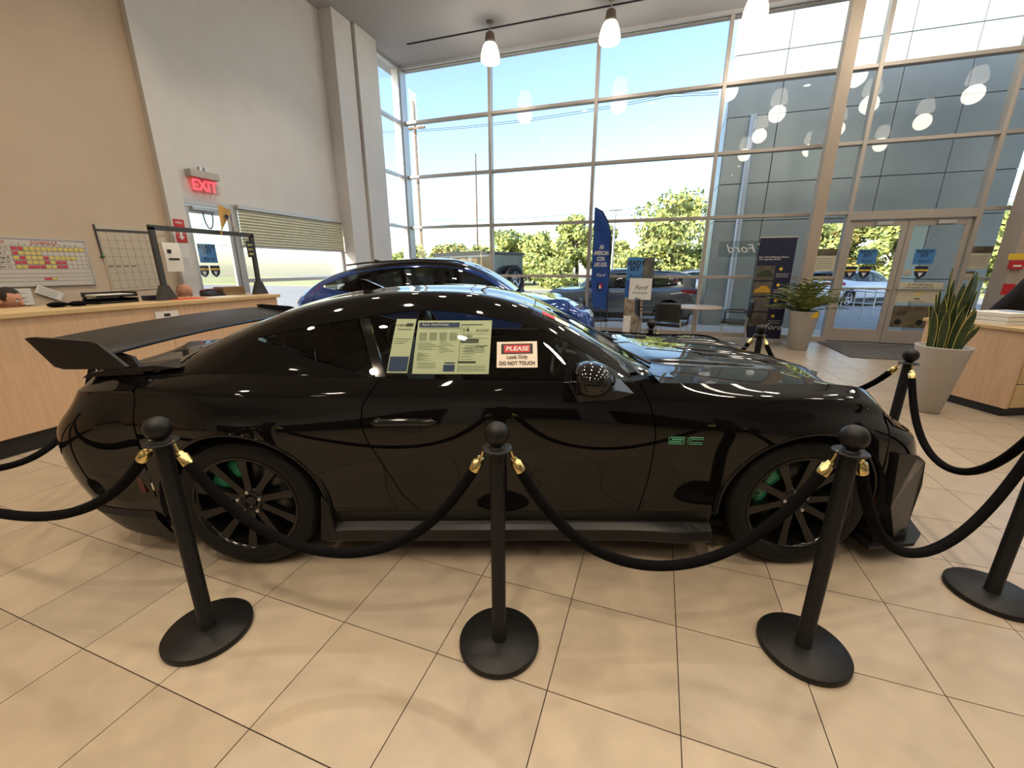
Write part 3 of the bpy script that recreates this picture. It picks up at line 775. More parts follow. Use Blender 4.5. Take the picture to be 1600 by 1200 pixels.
# cowl, wipers, bonnet vents
P = [[(x, y, float(SH.GV(min(x,.83), max(0, 1-abs(y)/.72))[1])*0+.928+.035*(1-(y/.74)**2)+dz) for x, dz in ((.60,.0),(.68,.010),(.74,.014),(.80,.004))] for y in np.linspace(-.62, .62, 40)]
MB().grid(P).build('cowl_panel', M_black, car, recalc=True)
for yy in (-.35, .3):
    MB().tube([(.74, yy-.2, .975), (.66, yy+.05, 1.0), (.62, yy+.38, 1.005)], .008, 6).build('wiper', M_black, car)
def hood_z(x, y): 
    ey, ez = SH.lev_at(len(SH.lev)-1, x); return hero_hood(x, y, ez, min(1, abs(y)/ey), 0)
for sg in (-1, 1):
    for yc, xa, xb, wd in ((.10,1.02,1.62,.040), (.24,1.10,1.78,.045)):
        P = []
        for x in np.linspace(xa, xb, 24):
            k = math.sin(PI*(x-xa)/(xb-xa))**.35; y0 = yc+.05*(x-xa); P.append([(x, sg*(y0+wd*k*t), hood_z(x, y0+wd*k*t)+.0025) for t in (-1,-.5,0,.5,1)])
        MB().grid(P).build('bonnet_vent', M_dark, car, recalc=True)
        B = []
        for x in np.linspace(xa+.03, xb-.03, 20):
            k = math.sin(PI*(x-xa)/(xb-xa))**.35; y0 = yc+.05*(x-xa)+wd*k*1.1; z = hood_z(x, y0); B.append([(x, sg*(y0-.006), z), (x, sg*(y0+.004), z+.012*k), (x, sg*(y0+.018), z+.010*k), (x, sg*(y0+.034), z)])
        MB().grid(B).build('vent_blade', M_paint, car, recalc=True)
# front end: lamps, grille, splitter, corner blades
for sg in (-1, 1):
    P = []
    for u in np.linspace(0, 1, 14):
        q0 = SH.q_at(4, 1.86, 1); q = q0+(.985-q0)*.55*u
        row = []
        for t in (.60, .66, .73, .80):
            p = SH.wrap(q, t*(1-.10*u)+.02); row.append((p[0]+.004, sg*(p[1]+.004), p[2]))
        P.append(row)
    MB().grid(P).build('headlamp', M_chromeb, car)
    A_ = [(1.85,.905,.61),(1.985,.865,.585),(2.195,.715,.475),(2.17,.755,.36),(2.075,.83,.16),(1.95,.895,.145),(1.87,.915,.33)]; B_ = [(x-.05, y-.10, z-.01) for x, y, z in A_]
    n_ = len(A_); mb = MB().add([(x, sg*y, z) for x, y, z in A_+B_], [tuple(range(n_)), tuple(range(2*n_-1, n_-1, -1))]+[(i, i+n_, (i+1)%n_+n_, (i+1)%n_) for i in range(n_)]); mb.build('bumper_corner_blade', M_satin, car, recalc=True)
    MB().prism([(1.79,.42),(1.815,.42),(1.835,.27),(1.81,.27)], sg*(SH.Y(1.80,.33)-.02), sg*(SH.Y(1.80,.33)+.002)).build('side_marker_lamp', mat('amber_marker_lens', srgb(96,36,20), .2, var=.05), car)
    MB().prism([(-1.83,.50),(-1.805,.50),(-1.80,.40),(-1.825,.40)], sg*(SH.Y(-1.81,.45)-.01), sg*(SH.Y(-1.81,.45)+.002)).build('rear_marker_lamp', mat('red_marker_lens', srgb(70,10,12), .2, var=.05), car)
    P = []
    for q in np.linspace(.035, .115, 14):
        row = []
        for t in (.70, .76, .82, .88):
            p = SH.wrap(q, t); row.append((p[0]-.005, sg*(p[1]+.004), p[2]))
        P.append(row)
    MB().grid(P).build('tail_lamp', mat('dark_tail_lens', srgb(60,8,10), .12, var=.05), car)
MB().prism([(1.80,-.93),(2.06,-.90),(2.17,-.82),(2.28,-.60),(2.36,-.25),(2.36,.25),(2.28,.60),(2.17,.82),(2.06,.90),(1.80,.93)], .095, .112, 'xy').build('front_splitter', M_satin, car)
MB().prism([(1.84,-.90),(2.04,-.87),(2.12,-.80),(2.20,-.60),(2.26,-.25),(2.26,.25),(2.20,.60),(2.12,.80),(2.04,.87),(1.84,.90)], .112, .15, 'xy').build('splitter_plinth', M_satin, car)
MB().box(2.1, 2.235, -.5, .5, .28, .52).build('front_grille', M_dark, car)
MB().prism([(-2.08,-.62),(-2.12,.0),(-2.08,.62),(-1.7,.72),(-1.7,-.72)], .15, .22, 'xy').build('rear_diffuser', M_satin, car)
# matte lower lip of the rear bumper
qe = SH.q_at(0, -1.74, 0)
for sg in (-1, 1):
    P = []
    for q_ in np.linspace(0, qe, 30):
        row = []
        for t_ in (0, .06, .12, .15):
            p_ = SH.wrap(q_, t_); cx = max(-1, min(0, (p_[0]+1.75)/.4)); o_ = .014 if t_ < .14 else 0.0
            row.append((p_[0]+o_*cx, sg*(p_[1]+(o_ if p_[1] > .1 else 0)), p_[2]-.012))
        P.append(row)
    MB().grid(P, False).build('rear_bumper_lip', M_satin, car, recalc=True)
# SC badge in outlined letters on the front fender
M_badge = mat('mint_green_badge', srgb(98,190,150), .35, var=.03, scale=30)
bd = empty('fender_badge', (0,0,0), parent=car)
def outline_letter(name, loops, x0, z0, sg, h=.034):
    mb = MB()
    for loop in loops:
        pts = []
        for (a, b) in loop:
            x = x0+a*h; z = z0+b*h; pts.append((x, -(SH.Y(x, z)+.003), z))
        mb.tube(pts, .0016, 5)
    mb.build(name, M_badge, bd)
sL = [[(2.1,1),(.3,1),(0,.85),(0,.52),(.3,.38),(1.65,.38),(1.75,.31),(1.65,.24),(0,.24),(0,0),(1.8,0),(2.1,.14),(2.1,.48),(1.8,.62),(.45,.62),(.35,.69),(.45,.76),(2.1,.76),(2.1,1)]]
cL = [[(2.1,1),(.4,1),(.1,.8),(.1,.2),(.4,0),(2.0,0),(2.0,.26),(.5,.26),(.45,.32),(.45,.68),(.5,.74),(2.1,.74),(2.1,1)]]
outline_letter('letter_s', sL, .735, .672, -1); outline_letter('letter_c', cL, .820, .672, -1)
# interior
for sg in (-1, 1):
    seat = empty('seat', (-.25, sg*.37, 0), parent=car)
    MB().box(-.25, .28, -.24, .24, .30, .50, .05).build('cushion', M_seat, seat)
    bk = [(-.26+.0,.46),(-.12,.50),(-.33,.98),(-.36,1.05),(-.44,1.03)]
    MB().prism(bk, -.23, .23).build('backrest', M_seat, seat)
    b = MB().sphere((-.40, 0, 1.10), 1, 14, 10, (.05,.13,.075)); b.build('headrest', M_seat, seat)
    MB().box(-.95, -.72, sg*.37-.24, sg*.37+.24, .40, .88, .05).build('rear_seat', M_seat, car)
MB().prism([(.45,.55),(.95,.55),(.95,.90),(.72,.945),(.50,.90)], -.72, .72).build('dashboard', M_black, car)
st = MB().tube([(.36+.05*math.sin(a), .37+.18*math.cos(a), .86+.17*math.sin(a)) for a in np.linspace(0, 2*PI, 25)[:-1]], .015, 8, closed=True).tube([(.36,.19,.86),(.36,.55,.86)], .016, 6).tube([(.36,.37,.86),(.5,.37,.82)], .03, 8).build('steering_wheel', M_black, car)
MB().box(-.85, .5, -.71, .71, 1.0, 1.001).build('unused', M_dark, car) if False else None
# ------------------------------------------------------------------ rope barrier
M_post = mat('black_powder_coat', (.0085,.0085,.0088), .45, spec=.3, var=.08, scale=60, bump=.03, bscale=200)
M_velvet = mat('black_velvet', (.0035,.0035,.0042), .95, spec=.1, var=.25, scale=50, bump=.25, bscale=150)
M_brass = mat('polished_brass', srgb(226,204,140), .2, 1.0, var=.05, scale=20)
PZ = .858
def stanchion(x, y, label):
    e = empty('stanchion', (x, y, 0), label=label, cat='stanchion', group='black rope barrier posts')
    MB().lathe([(.0001,0), (.158,0), (.160,.004), (.160,.022), (.156,.027), (.0001,.029)], n=48).build('base', M_post, e)
    MB().lathe([(.030,.028), (.0275,.032), (.0275,PZ-.01), (.024,PZ)], n=24).build('post', M_post, e)
    MB().lathe([(.0001,PZ), (.052,PZ), (.055,PZ+.003), (.052,PZ+.007), (.0001,PZ+.007)], n=32).build('rope_plate', M_post, e)
    MB().lathe([(.030,PZ+.007), (.026,PZ+.014), (.018,PZ+.017), (.018,PZ+.03)], n=24).build('neck', M_post, e)
    MB().sphere((0,0,.915), .0435, 24, 16).build('ball_finial', M_post, e)
    return e
ST = {}
def place(k, p, label): ST[k] = p; stanchion(p[0], p[1], label)
place('s1', (-1.635,.895), 'black ball-topped barrier post in front of the rear wheel')
place('s2', (-.464,1.23), 'black ball-topped barrier post in front of the car door')
place('s3', (.695,1.584), 'black ball-topped barrier post in front of the front wheel')
place('s4', (1.619,2.185), 'black barrier post at the right edge, its top out of frame')
place('f1', (.03,4.40), 'far barrier post showing only its ball above the windscreen base')
place('f2', (1.0,4.34), 'far barrier post showing ball and hooks above the bonnet vents')
place('f3', (1.65,3.32), 'barrier post by the car nose in front of the tall white planter')
ST['s0'] = cam_to_world(-2.75, 1.55)
ST['b'] = cam_to_world(-2.99, 2.9)
stanchion(*ST['s0'], 'black barrier post off to the left of the car tail'); stanchion(*ST['b'], 'black barrier post hidden behind the rear wing end plate')
def rope(a, b, low, label):
    A, B = Vector((*ST[a], PZ+.003)), Vector((*ST[b], PZ+.003)); d = (B-A).normalized()
    A = A+d*.044; B = B-d*.044
    e = empty('barrier_rope', (A.x, A.y, 0), label=label, cat='rope', group='black velvet barrier ropes')
    o = Vector((A.x, A.y, 0))
    sag = PZ-low; pts = []
    for k in range(49):
        t = k/48; s_ = 2*t-1; z = PZ-sag*(1-(.72*s_*s_+.28*s_**4)); pts.append(A.lerp(B, t)*1.0); pts[-1].z = z-.006
    L = [(pts[i+1]-pts[i]).length for i in range(48)]; cum = np.r_[0, np.cumsum(L)]; tot = cum[-1]
    def at(s_):
        i = min(47, max(0, int(np.searchsorted(cum, s_)-1))); f = (s_-cum[i])/L[i]; return pts[i].lerp(pts[i+1], f)
    vel = [at(s_)-o for s_ in np.linspace(.07, tot-.07, 44)]
    MB().tube(vel, .0195, 12).build('velvet_rope', M_velvet, e)
    for q0, q1, q2 in ((0, .03, .085), (tot, tot-.03, tot-.085)):
        p0, p1, p2 = at(q0)-o, at(q1)-o, at(q2)-o
        MB().tube([p1, p1.lerp(p2,.25), p1.lerp(p2,.3), p2], [.012,.0135,.0205,.0205], 14).build('brass_ferrule', M_brass, e)
        hk = [p0+Vector((0,0,.012)), p0+Vector((0,0,.016))+(p1-p0)*.25, p0+(p1-p0)*.5+Vector((0,0,.006)), p1]
        MB().tube(hk, .0045, 8).build('snap_hook', M_brass, e)
for a, b, low, lab in (('s1','s2',.415,'black velvet rope sagging in front of the rear wheel and door'), ('s2','s3',.39,'black velvet rope sagging in front of the door and front wheel'),
        ('s3','s4',.355,'black velvet rope sagging below the front bumper at right'), ('s0','s1',.50,'black velvet rope leaving the frame at lower left'),
        ('b','s0',.38,'black velvet rope behind the car tail at far left'), ('f3','s4',.41,'black velvet rope hanging ahead of the car nose'),
        ('f2','f3',.50,'black velvet rope beyond the bonnet by the nose'), ('f1','f2',.5,'black velvet rope hidden beyond the bonnet')):
    rope(a, b, low, lab)

# ------------------------------------------------------------------ crossover bodies
SUVX = [-1.95,-1.5,-1.0,-.5,0,.6,1.05,1.48,1.9]
SLEV = [
 dict(y=[.84,.86,.86,.86,.86,.86,.86,.86,.83], z=[.24,.22,.21,.21,.21,.21,.21,.22,.24], xr=-2.16, xf=2.16, zr=.34, zf=.28),
 dict(y=[.88,.915,.90,.895,.895,.895,.90,.915,.88], z=[.38,.37,.36,.36,.36,.36,.36,.37,.38], xr=-2.24, xf=2.24, zr=.46, zf=.40),
 dict(y=[.90,.935,.92,.91,.91,.91,.92,.935,.90], z=[.56,.56,.55,.54,.54,.54,.55,.56,.56], xr=-2.29, xf=2.29, zr=.60, zf=.53),
 dict(y=[.905,.94,.93,.915,.91,.915,.925,.94,.895], z=[.76,.75,.74,.73,.72,.72,.72,.73,.71], xr=-2.29, xf=2.28, zr=.78, zf=.66),
 dict(y=[.89,.93,.92,.91,.905,.905,.915,.925,.87], z=[.92,.90,.89,.88,.87,.86,.86,.86,.83], xr=-2.26, xf=2.25, zr=.92, zf=.76),
 dict(y=[.85,.89,.89,.885,.885,.885,.885,.88,.82], z=[1.02,.99,.98,.97,.96,.955,.95,.945,.91], xr=-2.22, xf=2.19, zr=1.02, zf=.83),
 dict(y=[.76,.80,.81,.82,.825,.82,.80,.77,.72], z=[1.10,1.08,1.06,1.05,1.04,1.03,1.02,1.005,.965], xr=-2.18, xf=2.09, zr=1.09, zf=.875)]
SGX = [-2.28,-2.0,-1.6,-1.1,-.5,0,.35,.7,1.0,1.2]
SGC = [1.04,1.27,1.44,1.555,1.615,1.605,1.545,1.40,1.22,1.07]
SGR = [1.02,1.21,1.37,1.48,1.54,1.53,1.47,1.33,1.15,1.02]
SGY = [.62,.62,.62,.61,.60,.60,.61,.64,.69,.74]
M_suvglass = glass('privacy_car_glass', (.16,.18,.19), 1.55)
def crossover(name, label, loc, rz, paint, roofm, res=.5, group=None, taper=0.0, flip=1, detail=False, tl=.135):
    global WZ
    S = Shape(SUVX, SLEV, SGX, [z+taper*max(0, -x-1.0)*.28 for x, z in zip(SGX, SGC)], [z+taper*max(0, -x-1.0)*.28 for x, z in zip(SGX, SGR)], SGY)
    c = empty(name, loc, rz, label, 'car', group)
    t_top = spline([-1.85,-1.4,-.9,-.4,0,.35,.7,.95], [v+taper*max(0, -x-1.0)*.25 for x, v in zip([-1.85,-1.4,-.9,-.4,0,.35,.7,.95], [1.20,1.36,1.44,1.475,1.47,1.41,1.265,1.10])])
    t_bot = lin([-1.85,-1.5,-1.1,-.4,.6,1.0], [1.185,1.13,1.085,1.065,1.05,1.045])
    build_body(c, S, paint, door_rear=[(.3,-.95),(.55,-1.0),(.8,-1.08),(1.1,-1.15)], door_front=[(.3,.95),(.6,1.0),(.8,1.0),(1.1,.94)], x_q=-1.93, x_f=1.88, arches=(-1.5,1.48,.36), zdoor=.365, res=res, ra=.40,
        glass_m=M_suvglass, windm=M_wind, roofm=roofm, header=(.33,.42), rearh=(-1.35,-1.45), cowl=1.08, gend=-2.2, hood_x0=.92, deck_x1=-2.02, back_x=-2.08, trim=M_black,
        dlo=dict(x0=-1.83, x1=.97, top=lambda x: float(t_top(x)), bot=lambda x: float(t_bot(x)),
            panes=[('door_window', const(.0), const(.93), lambda x: float(t_bot(x)), lambda x: float(t_top(x)), M_suvglass),
                   ('door_window', const(-1.0), const(-.07), lambda x: float(t_bot(x)), lambda x: float(t_top(x)), M_suvglass),
                   ('quarter_window', const(-1.80), const(-1.07), lambda x: float(t_bot(x)), lambda x: float(t_top(x)), M_suvglass)],
            pillars=[('door_pillar', -.035, -.035, .09), ('door_pillar', -1.035, -1.035, .09)]),
        hood_fn=(lambda x, y, ez, t, u: ez*t**2+(1-t**2)*float(np.interp(x, [.9,1.4,1.9,2.15], [1.085,1.06,.985,.88])), lambda x, y, ez, t, u: ez+.01*(1-t*t)))
    for sg in (-1, 1):
        MB().prism([(-1.1,.20),(1.08,.20),(1.06,.372),(-1.08,.372)], sg*.84, sg*.90).build('side_skirt', M_black, c)
        for wx in (-1.5, 1.48):
            MB().lathe([(.425, sg*.6), (.425, sg*.91)], (wx,0,.36), 24, 'y', a0=-.2, a1=PI+.2).lathe([(.425, sg*.6), (.02, sg*.6)], (wx,0,.36), 24, 'y', a0=-.2, a1=PI+.2).build('wheel_well', M_dark, c)
            wheel(c, wx, sg*.79, .36, .36, .23, M_steel if not detail else M_rim, M_tyre, sg, spokes=5, rim_r=.25, detail=False, spoke_w=(.03,.04))
        mb = MB().sphere((.82, sg*1.0, 1.09), 1, 12, 8, (.08,.11,.07)); mb.build('door_mirror', paint, c)
        P = [[(p[0]-.006, sg*(p[1]+.006), p[2]) for p in (S.wrap(q, t) for t in (.68,.75,.82,.89))] for q in np.linspace(.03, tl, 12)]
        MB().grid(P).build('tail_lamp', mat('red_tail_lens', srgb(150,22,26), .15, var=.05), c)
        P = [[(p[0]+.006, sg*(p[1]+.006), p[2]) for p in (S.wrap(q, t) for t in (.66,.73,.80,.86))] for q in np.linspace(.885, .95, 10)]
        MB().grid(P).build('headlamp', M_steel, c)
        MB().tube([(-1.5, sg*.57, 1.50), (-1.2, sg*.585, 1.535), (-.4, sg*.59, 1.585), (.2, sg*.59, 1.565), (.32, sg*.6, 1.53)], .014, 6).build('roof_bar', M_black, c)
    MB().box(-2.1, 2.1, -.78, .78, .2, .26).box(-2.05, 1.0, -.76, .76, .26, .75).build('cabin_floor', M_dark, c)
    for sg in (-1, 1):
        s_ = empty('seat', (0,0,0), parent=c)
        MB().prism([(-.05,.8),(.12,.8),(-.06,1.26),(-.16,1.26)], sg*.37-.22, sg*.37+.22).build('backrest', M_seat, s_)
        MB().sphere((-.15, sg*.37, 1.34), 1, 10, 8, (.05,.12,.07)).build('headrest', M_seat, s_)
    MB().prism([(.6,.7),(1.1,.7),(1.1,1.03),(.75,1.04)], -.72, .72).build('dashboard', M_black, c)
    zf_ = float(S.zc(-1.15)); MB().prism([(-1.28,zf_-.01),(-1.1,zf_-.0),(-1.18,zf_+.03),(-1.27,zf_+.05)], -.02, .02).build('roof_aerial', M_black, c)
    return c, S
M_bluep = mat('metallic_blue_paint', srgb(30,66,140), .09, .35, coat=1.0)
M_roofb = mat('black_roof_paint', (.008,.008,.01), .06, spec=.55, coat=.5)
bx, by = cam_to_world(-1.0, 7.0)
blue, bS = crossover('blue_crossover', 'metallic blue crossover car with black roof parked behind the black coupe', (bx, by, 0), YAW+R(-3), M_bluep, M_roofb, res=.7, detail=True)

# ------------------------------------------------------------------ outdoors
M_asph = mat('parking_asphalt', srgb(150,148,144), .9, var=.12, scale=3, bump=.1, bscale=60)
M_conc = mat('pale_concrete', srgb(196,192,184), .9, var=.08, scale=3)
M_grass = mat('dry_lawn', srgb(168,168,116), .95, var=.25, scale=2)
MB().box(-70, 70, -12, 90, -.5, -.20).build('ground', M_asph, kind='structure')
MB().box(-6.6, 12, YW+.12, 12.1, -.2, -.02).build('pavement', M_conc, kind='structure')
MB().box(-9.5, -6.6, -8, 14, -.2, -.03).build('pavement', M_conc, kind='structure')
MB().box(-70, 70, 31, 60, -.2, -.12).build('lawn', M_grass, kind='structure')
# entry portal clad in metal panels
M_panel = mat('blue_grey_metal_panel', srgb(176,186,186), .38, .25, var=.06, scale=1.5)
pt = empty('entry_portal', (0, 12.6, 0), label='tall grey metal-panel portal standing outside the glass double door', cat='portal')
MB().box(1.45, 3.60, .02, 1.2, -.1, 7.6).build('portal_core', M_dark, pt); MB().box(6.0, 7.2, .02, 1.2, -.1, 7.6).build('portal_core', M_dark, pt)
MB().box(3.60, 6.0, .02, 1.2, 2.66, 7.6).build('portal_core', M_dark, pt)
XS = [1.42, 2.52, 3.62, 4.8, 5.98, 7.22]; ZS = [-.1, 1.2, 2.62, 3.5, 5.0, 6.3, 7.6]
gp = .008
for i in range(5):
    for j in range(6):
        if i in (2, 3) and ZS[j] < 2.6: continue
        MB().box(XS[i]+gp, XS[i+1]-gp, -.02, .03, ZS[j]+gp, ZS[j+1]-gp, .004).build('metal_panel', M_panel, pt)
for j in range(6):
    for x, s_ in ((1.42, -1), (7.22, 1)):
        MB().box(x-.02, x+.02, .04, 1.2, ZS[j]+gp, ZS[j+1]-gp, .004).build('metal_panel', M_panel, pt)
    if ZS[j] < 2.6:
        for x in (3.62, 5.98): MB().box(x-.02, x+.02, .04, 1.2, ZS[j]+gp, ZS[j+1]-gp, .004).build('metal_panel', M_panel, pt)
for i in (2, 3): MB().box(XS[i]+gp, XS[i+1]-gp, .04, 1.2, 2.6, 2.65).build('soffit_panel', M_panel, pt)
dp = MB().tube([(1.98, 12.48, -.1), (1.98, 12.48, 5.0)], .075, 14); dp = dp.build('downpipe', mat('pale_blue_pipe', srgb(206,216,228), .35, .3, var=.03), label='pale round downpipe running up the left leg of the portal', cat='pipe')
# hand rails of the entrance ramp
def railing(x, y, n, label):
    e = empty('ramp_railing', (x, y, -.2), label=label, cat='railing', group='entrance ramp railings')
    MB().tube([(0,0,0), (0,0,1.0), (.06,0,1.06), (n*.6-.06,0,1.06-.12*n*.3), (n*.6,0,1.0-.12*n*.3), (n*.6,0,0)], .022, 8).build('top_rail', M_steel, e)
    MB().tube([(0,0,.55), (n*.6,0,.55-.12*n*.3)], .018, 8).build('mid_rail', M_steel, e)
    for k in range(1, n): MB().tube([(k*.6,0,0), (k*.6,0,1.05-.12*k*.3)], .018, 8).build('rail_post', M_steel, e)
railing(4.2, 16.5, 5, 'galvanised ramp railing seen through the left door leaf'); railing(5.2, 18.2, 4, 'galvanised ramp railing farther out beyond the double door')
# parked cars
M_grey = mat('grey_metallic_paint', srgb(120,126,130), .16, .5, coat=.8)
gc, _s = crossover('grey_crossover', 'grey crossover parked close outside the glass wall behind the meeting table', (-1.05, 13.4, -.17), PI+R(2), M_grey, M_grey, res=.45, taper=.7, tl=.20)
def repaint(name, label, loc, rz, m):
    c = copy_tree(gc); c.name = name; c.location = loc; c.rotation_euler = (0,0,rz); c['label'] = label
    def walk(o):
        for s_ in getattr(o, 'material_slots', []):
            if s_.material == M_grey: s_.link = 'OBJECT'; s_.material = m
        for ch in o.children: walk(ch)
    walk(c)
repaint('red_car', 'dark red car parked far out, seen through the double door', (9.6, 30, -.2), R(60), mat('dark_red_paint', srgb(130,26,30), .2, .3, coat=.6))
repaint('white_car', 'white car parked outside beyond the ramp railing', (8.9, 23.5, -.2), R(35), mat('white_car_paint', srgb(214,220,230), .25, .1, coat=.6))
repaint('silver_car', 'silver car parked left of the portal behind the grey crossover', (3.2, 24.5, -.2), R(10), mat('silver_car_paint', srgb(168,172,178), .2, .6, coat=.6))
# boxy off-roader
def offroader(loc, rz):
    m = mat('slate_green_paint', srgb(74,86,92), .3, .2, coat=.4); g_ = M_suvglass
    e = empty('offroad_car', loc, rz, 'boxy slate off-road car with fat tyres parked outside behind the blue crossover', 'car')
    MB().prism([(-1.95,.55),(2.05,.55),(2.1,.75),(2.08,1.05),(.85,1.12),(-1.95,1.12)], -.75, .75).build('body', m, e)
    MB().prism([(-1.95,1.12),(.85,1.12),(.55,1.72),(-1.92,1.76)], -.70, .70).build('cabin', m, e)
    MB().prism([(-2.0,1.74),(.60,1.70),(.5,1.80),(-1.3,1.84),(-1.98,1.80)], -.72, .72).build('roof', M_black, e)
    for sg in (-1, 1):
        for x0, x1 in ((-1.85,-1.05), (-.95,-.25), (-.15,.52)): MB().prism([(x0,1.17),(x1,1.17),(x1-.05 if x1 < .5 else x1-.2,1.66),(x0,1.68)], sg*.695, sg*.71).build('window', g_, e)
        for wx in (-1.35, 1.40):
            wheel(e, wx, sg*.80, .42, .42, .27, M_steel, M_tyre, sg, spokes=5, rim_r=.24, detail=False, spoke_w=(.03,.045))
            MB().lathe([(.47, sg*.66), (.55, sg*.70), (.55, sg*.94), (.50, sg*.95)], (wx,0,.42), 16, 'y', a0=.1, a1=PI-.1).build('fender_flare', M_black, e)
        MB().cyl((2.04, sg*.55-.0, .92), .11, .06, 16, 'x').build('headlamp', M_steel, e)
        MB().box(-1.97, -1.9, sg*.60, sg*.74, .8, 1.0).build('tail_lamp', mat('red_tail_lens', srgb(150,22,26)), e)
        MB().box(.35, .5, sg*.78, sg*.98, 1.15, 1.35, .02).build('door_mirror', M_black, e)
    MB().add([(.83,-.68,1.14),(.83,.68,1.14),(.57,.66,1.69),(.57,-.66,1.69)], [(0,1,2,3)]).build('windscreen', M_wind, e)
    MB().box(2.08, 2.25, -.85, .85, .5, .66, .02).build('front_bumper', M_black, e); MB().box(-2.2, -1.95, -.85, .85, .5, .66, .02).build('rear_bumper', M_black, e)
    e.scale = (1.1,1.1,1.12)
    w_ = wheel(e, -2.1, 0, 1.05, .40, .24, M_steel, M_tyre, -1, spokes=5, rim_r=.22, detail=False); w_.rotation_euler = (0, 0, -PI/2); w_.name = 'spare_wheel'
offroader((-6.5, 13.9, -.08), PI-R(20))
# trees
M_bark = mat('grey_brown_bark', srgb(92,78,64), .95, var=.25, scale=8)
LEAFM = [mat('leaf_yellow_green', srgb(184,186,104), .7, var=.3, scale=.8), mat('leaf_mid_green', srgb(148,160,92), .7, var=.3, scale=.8), mat('leaf_dark_green', srgb(102,118,72), .7, var=.3, scale=.8), mat('leaf_autumn_ochre', srgb(196,176,104), .7, var=.3, scale=.8)]
def tree(x, y, h, rx, label, mi=0, n=1700, base=.25):
    e = empty('tree', (x, y, -.15), label=label, cat='tree', group='trees beyond the parking lot')
    r = np.random.default_rng(int(abs(x)*97+y*13+h*7))
    t = MB().tube([(0,0,0), (.05,0,h*.25), (-.05,.05,h*.5), (.1,0,h*.8)], [.05*h**.7,.042*h**.7,.03*h**.7,.01*h**.7], 8)
    for k in range(6):
        a = r.uniform(0, 2*PI); z = h*r.uniform(.25,.6); t.tube([(0,0,z), (rx*.35*math.cos(a), rx*.35*math.sin(a), z+h*.12), (rx*.7*math.cos(a), rx*.7*math.sin(a), z+h*.22)], [.02*h**.7,.014*h**.7,.005*h**.7], 6)
    t.build('trunk', M_bark, e)
    bl = []
    for k in range(26):
        a = r.uniform(0, 2*PI); q = r.uniform(.15, .8)**.7; z = h*(base+(1-base)*r.uniform(.12,.86)); f_ = math.sin(PI*min(1, max(.12, (z/h-base+.12)/(1.12-base))))**.6
        bl.append((rx*q*math.cos(a)*f_, rx*q*math.sin(a)*f_, z, r.uniform(.28,.5)*rx*.8))
    bl.append((0,0,h*.86,rx*.34))
    B = np.array(bl); k = r.integers(len(bl), size=n); D = r.normal(size=(n,3)); D /= np.linalg.norm(D, axis=1)[:,None]
    C = B[k,:3]+D*(B[k,3]*r.uniform(.55,1.05,n))[:,None]*np.array([1,1,.85]); S_ = (r.uniform(.10,.24,n)*(1 if h > 3 else .7))[:,None]
    U = r.normal(size=(n,3)); U /= np.linalg.norm(U, axis=1)[:,None]; Wv = np.cross(U, D+.3*r.normal(size=(n,3))); Wv /= np.linalg.norm(Wv, axis=1)[:,None]+1e-9
    V = np.stack([C-U*S_, C+Wv*S_*.55, C+U*S_, C-Wv*S_*.55], 1).reshape(-1,3)
    fo = MB(); fo.v = [tuple(q) for q in V.tolist()]; fo.f = [(4*i,4*i+1,4*i+2,4*i+3) for i in range(n)]; fo.sm = [False]*n; fo.mi = r.choice([0,0,1,1,2], size=n).tolist()
    ms = [LEAFM[mi], LEAFM[1 if mi != 1 else 0], LEAFM[2]]
    fo.build('foliage', ms, e)
TR = [(.9,33,6.8,3.6,0,'broad sunlit tree, tallest, left of the portal'), (-6.2,36,6.0,2.2,0,'slim yellow-green tree behind the feather flag'), (-4.0,39,5.3,2.2,1,'low round tree left of the tallest tree'), (5.6,39,5.9,2.6,1,'green tree partly behind the left leg of the portal'),
      (-9.3,36,4.6,2.4,0,'yellow-green tree right of the second mullion'), (-12.3,37,4.9,2.3,1,'rounded green tree behind the off-road car'), (-11,40,3.6,2.2,3,'ochre tree behind the off-road car'), (-15.6,37,3.4,2.4,0,'low bushy tree right of the tall utility pole'), (-19,38,3.7,2.6,3,'autumn coloured tree by the utility pole'),
      (-21.0,34,3.5,2.0,0,'low yellow-green tree left of the utility pole'), (-27,36,4.6,3.0,1,'green tree seen in the corner window'), (9.6,34,5.6,2.6,0,'yellow-green tree behind the portal opening'), (13.2,39,6.8,2.8,3,'ochre tree seen through the left door leaf'), (17.6,34,6.0,2.8,1,'green tree seen through the right door leaf'),
      (15.6,36,6.6,2.4,0,'tall yellow-green tree filling the middle of the double door'), (21.5,34,5.5,3.0,0,'yellow-green tree right of the portal'), (26,33,5.2,3.2,1,'green tree at the far right beyond the glass'), (-7.5,33,2.2,2.0,1,'dense hedge-like shrub below the slim tree'), (-1,32,2.6,2.6,0,'leafy shrub behind the grey crossover')]
for x, y, h, rx, mi, lab in TR: tree(x, y, h, rx, lab, mi, n=7000 if h > 4.5 else 4500, base=.06)
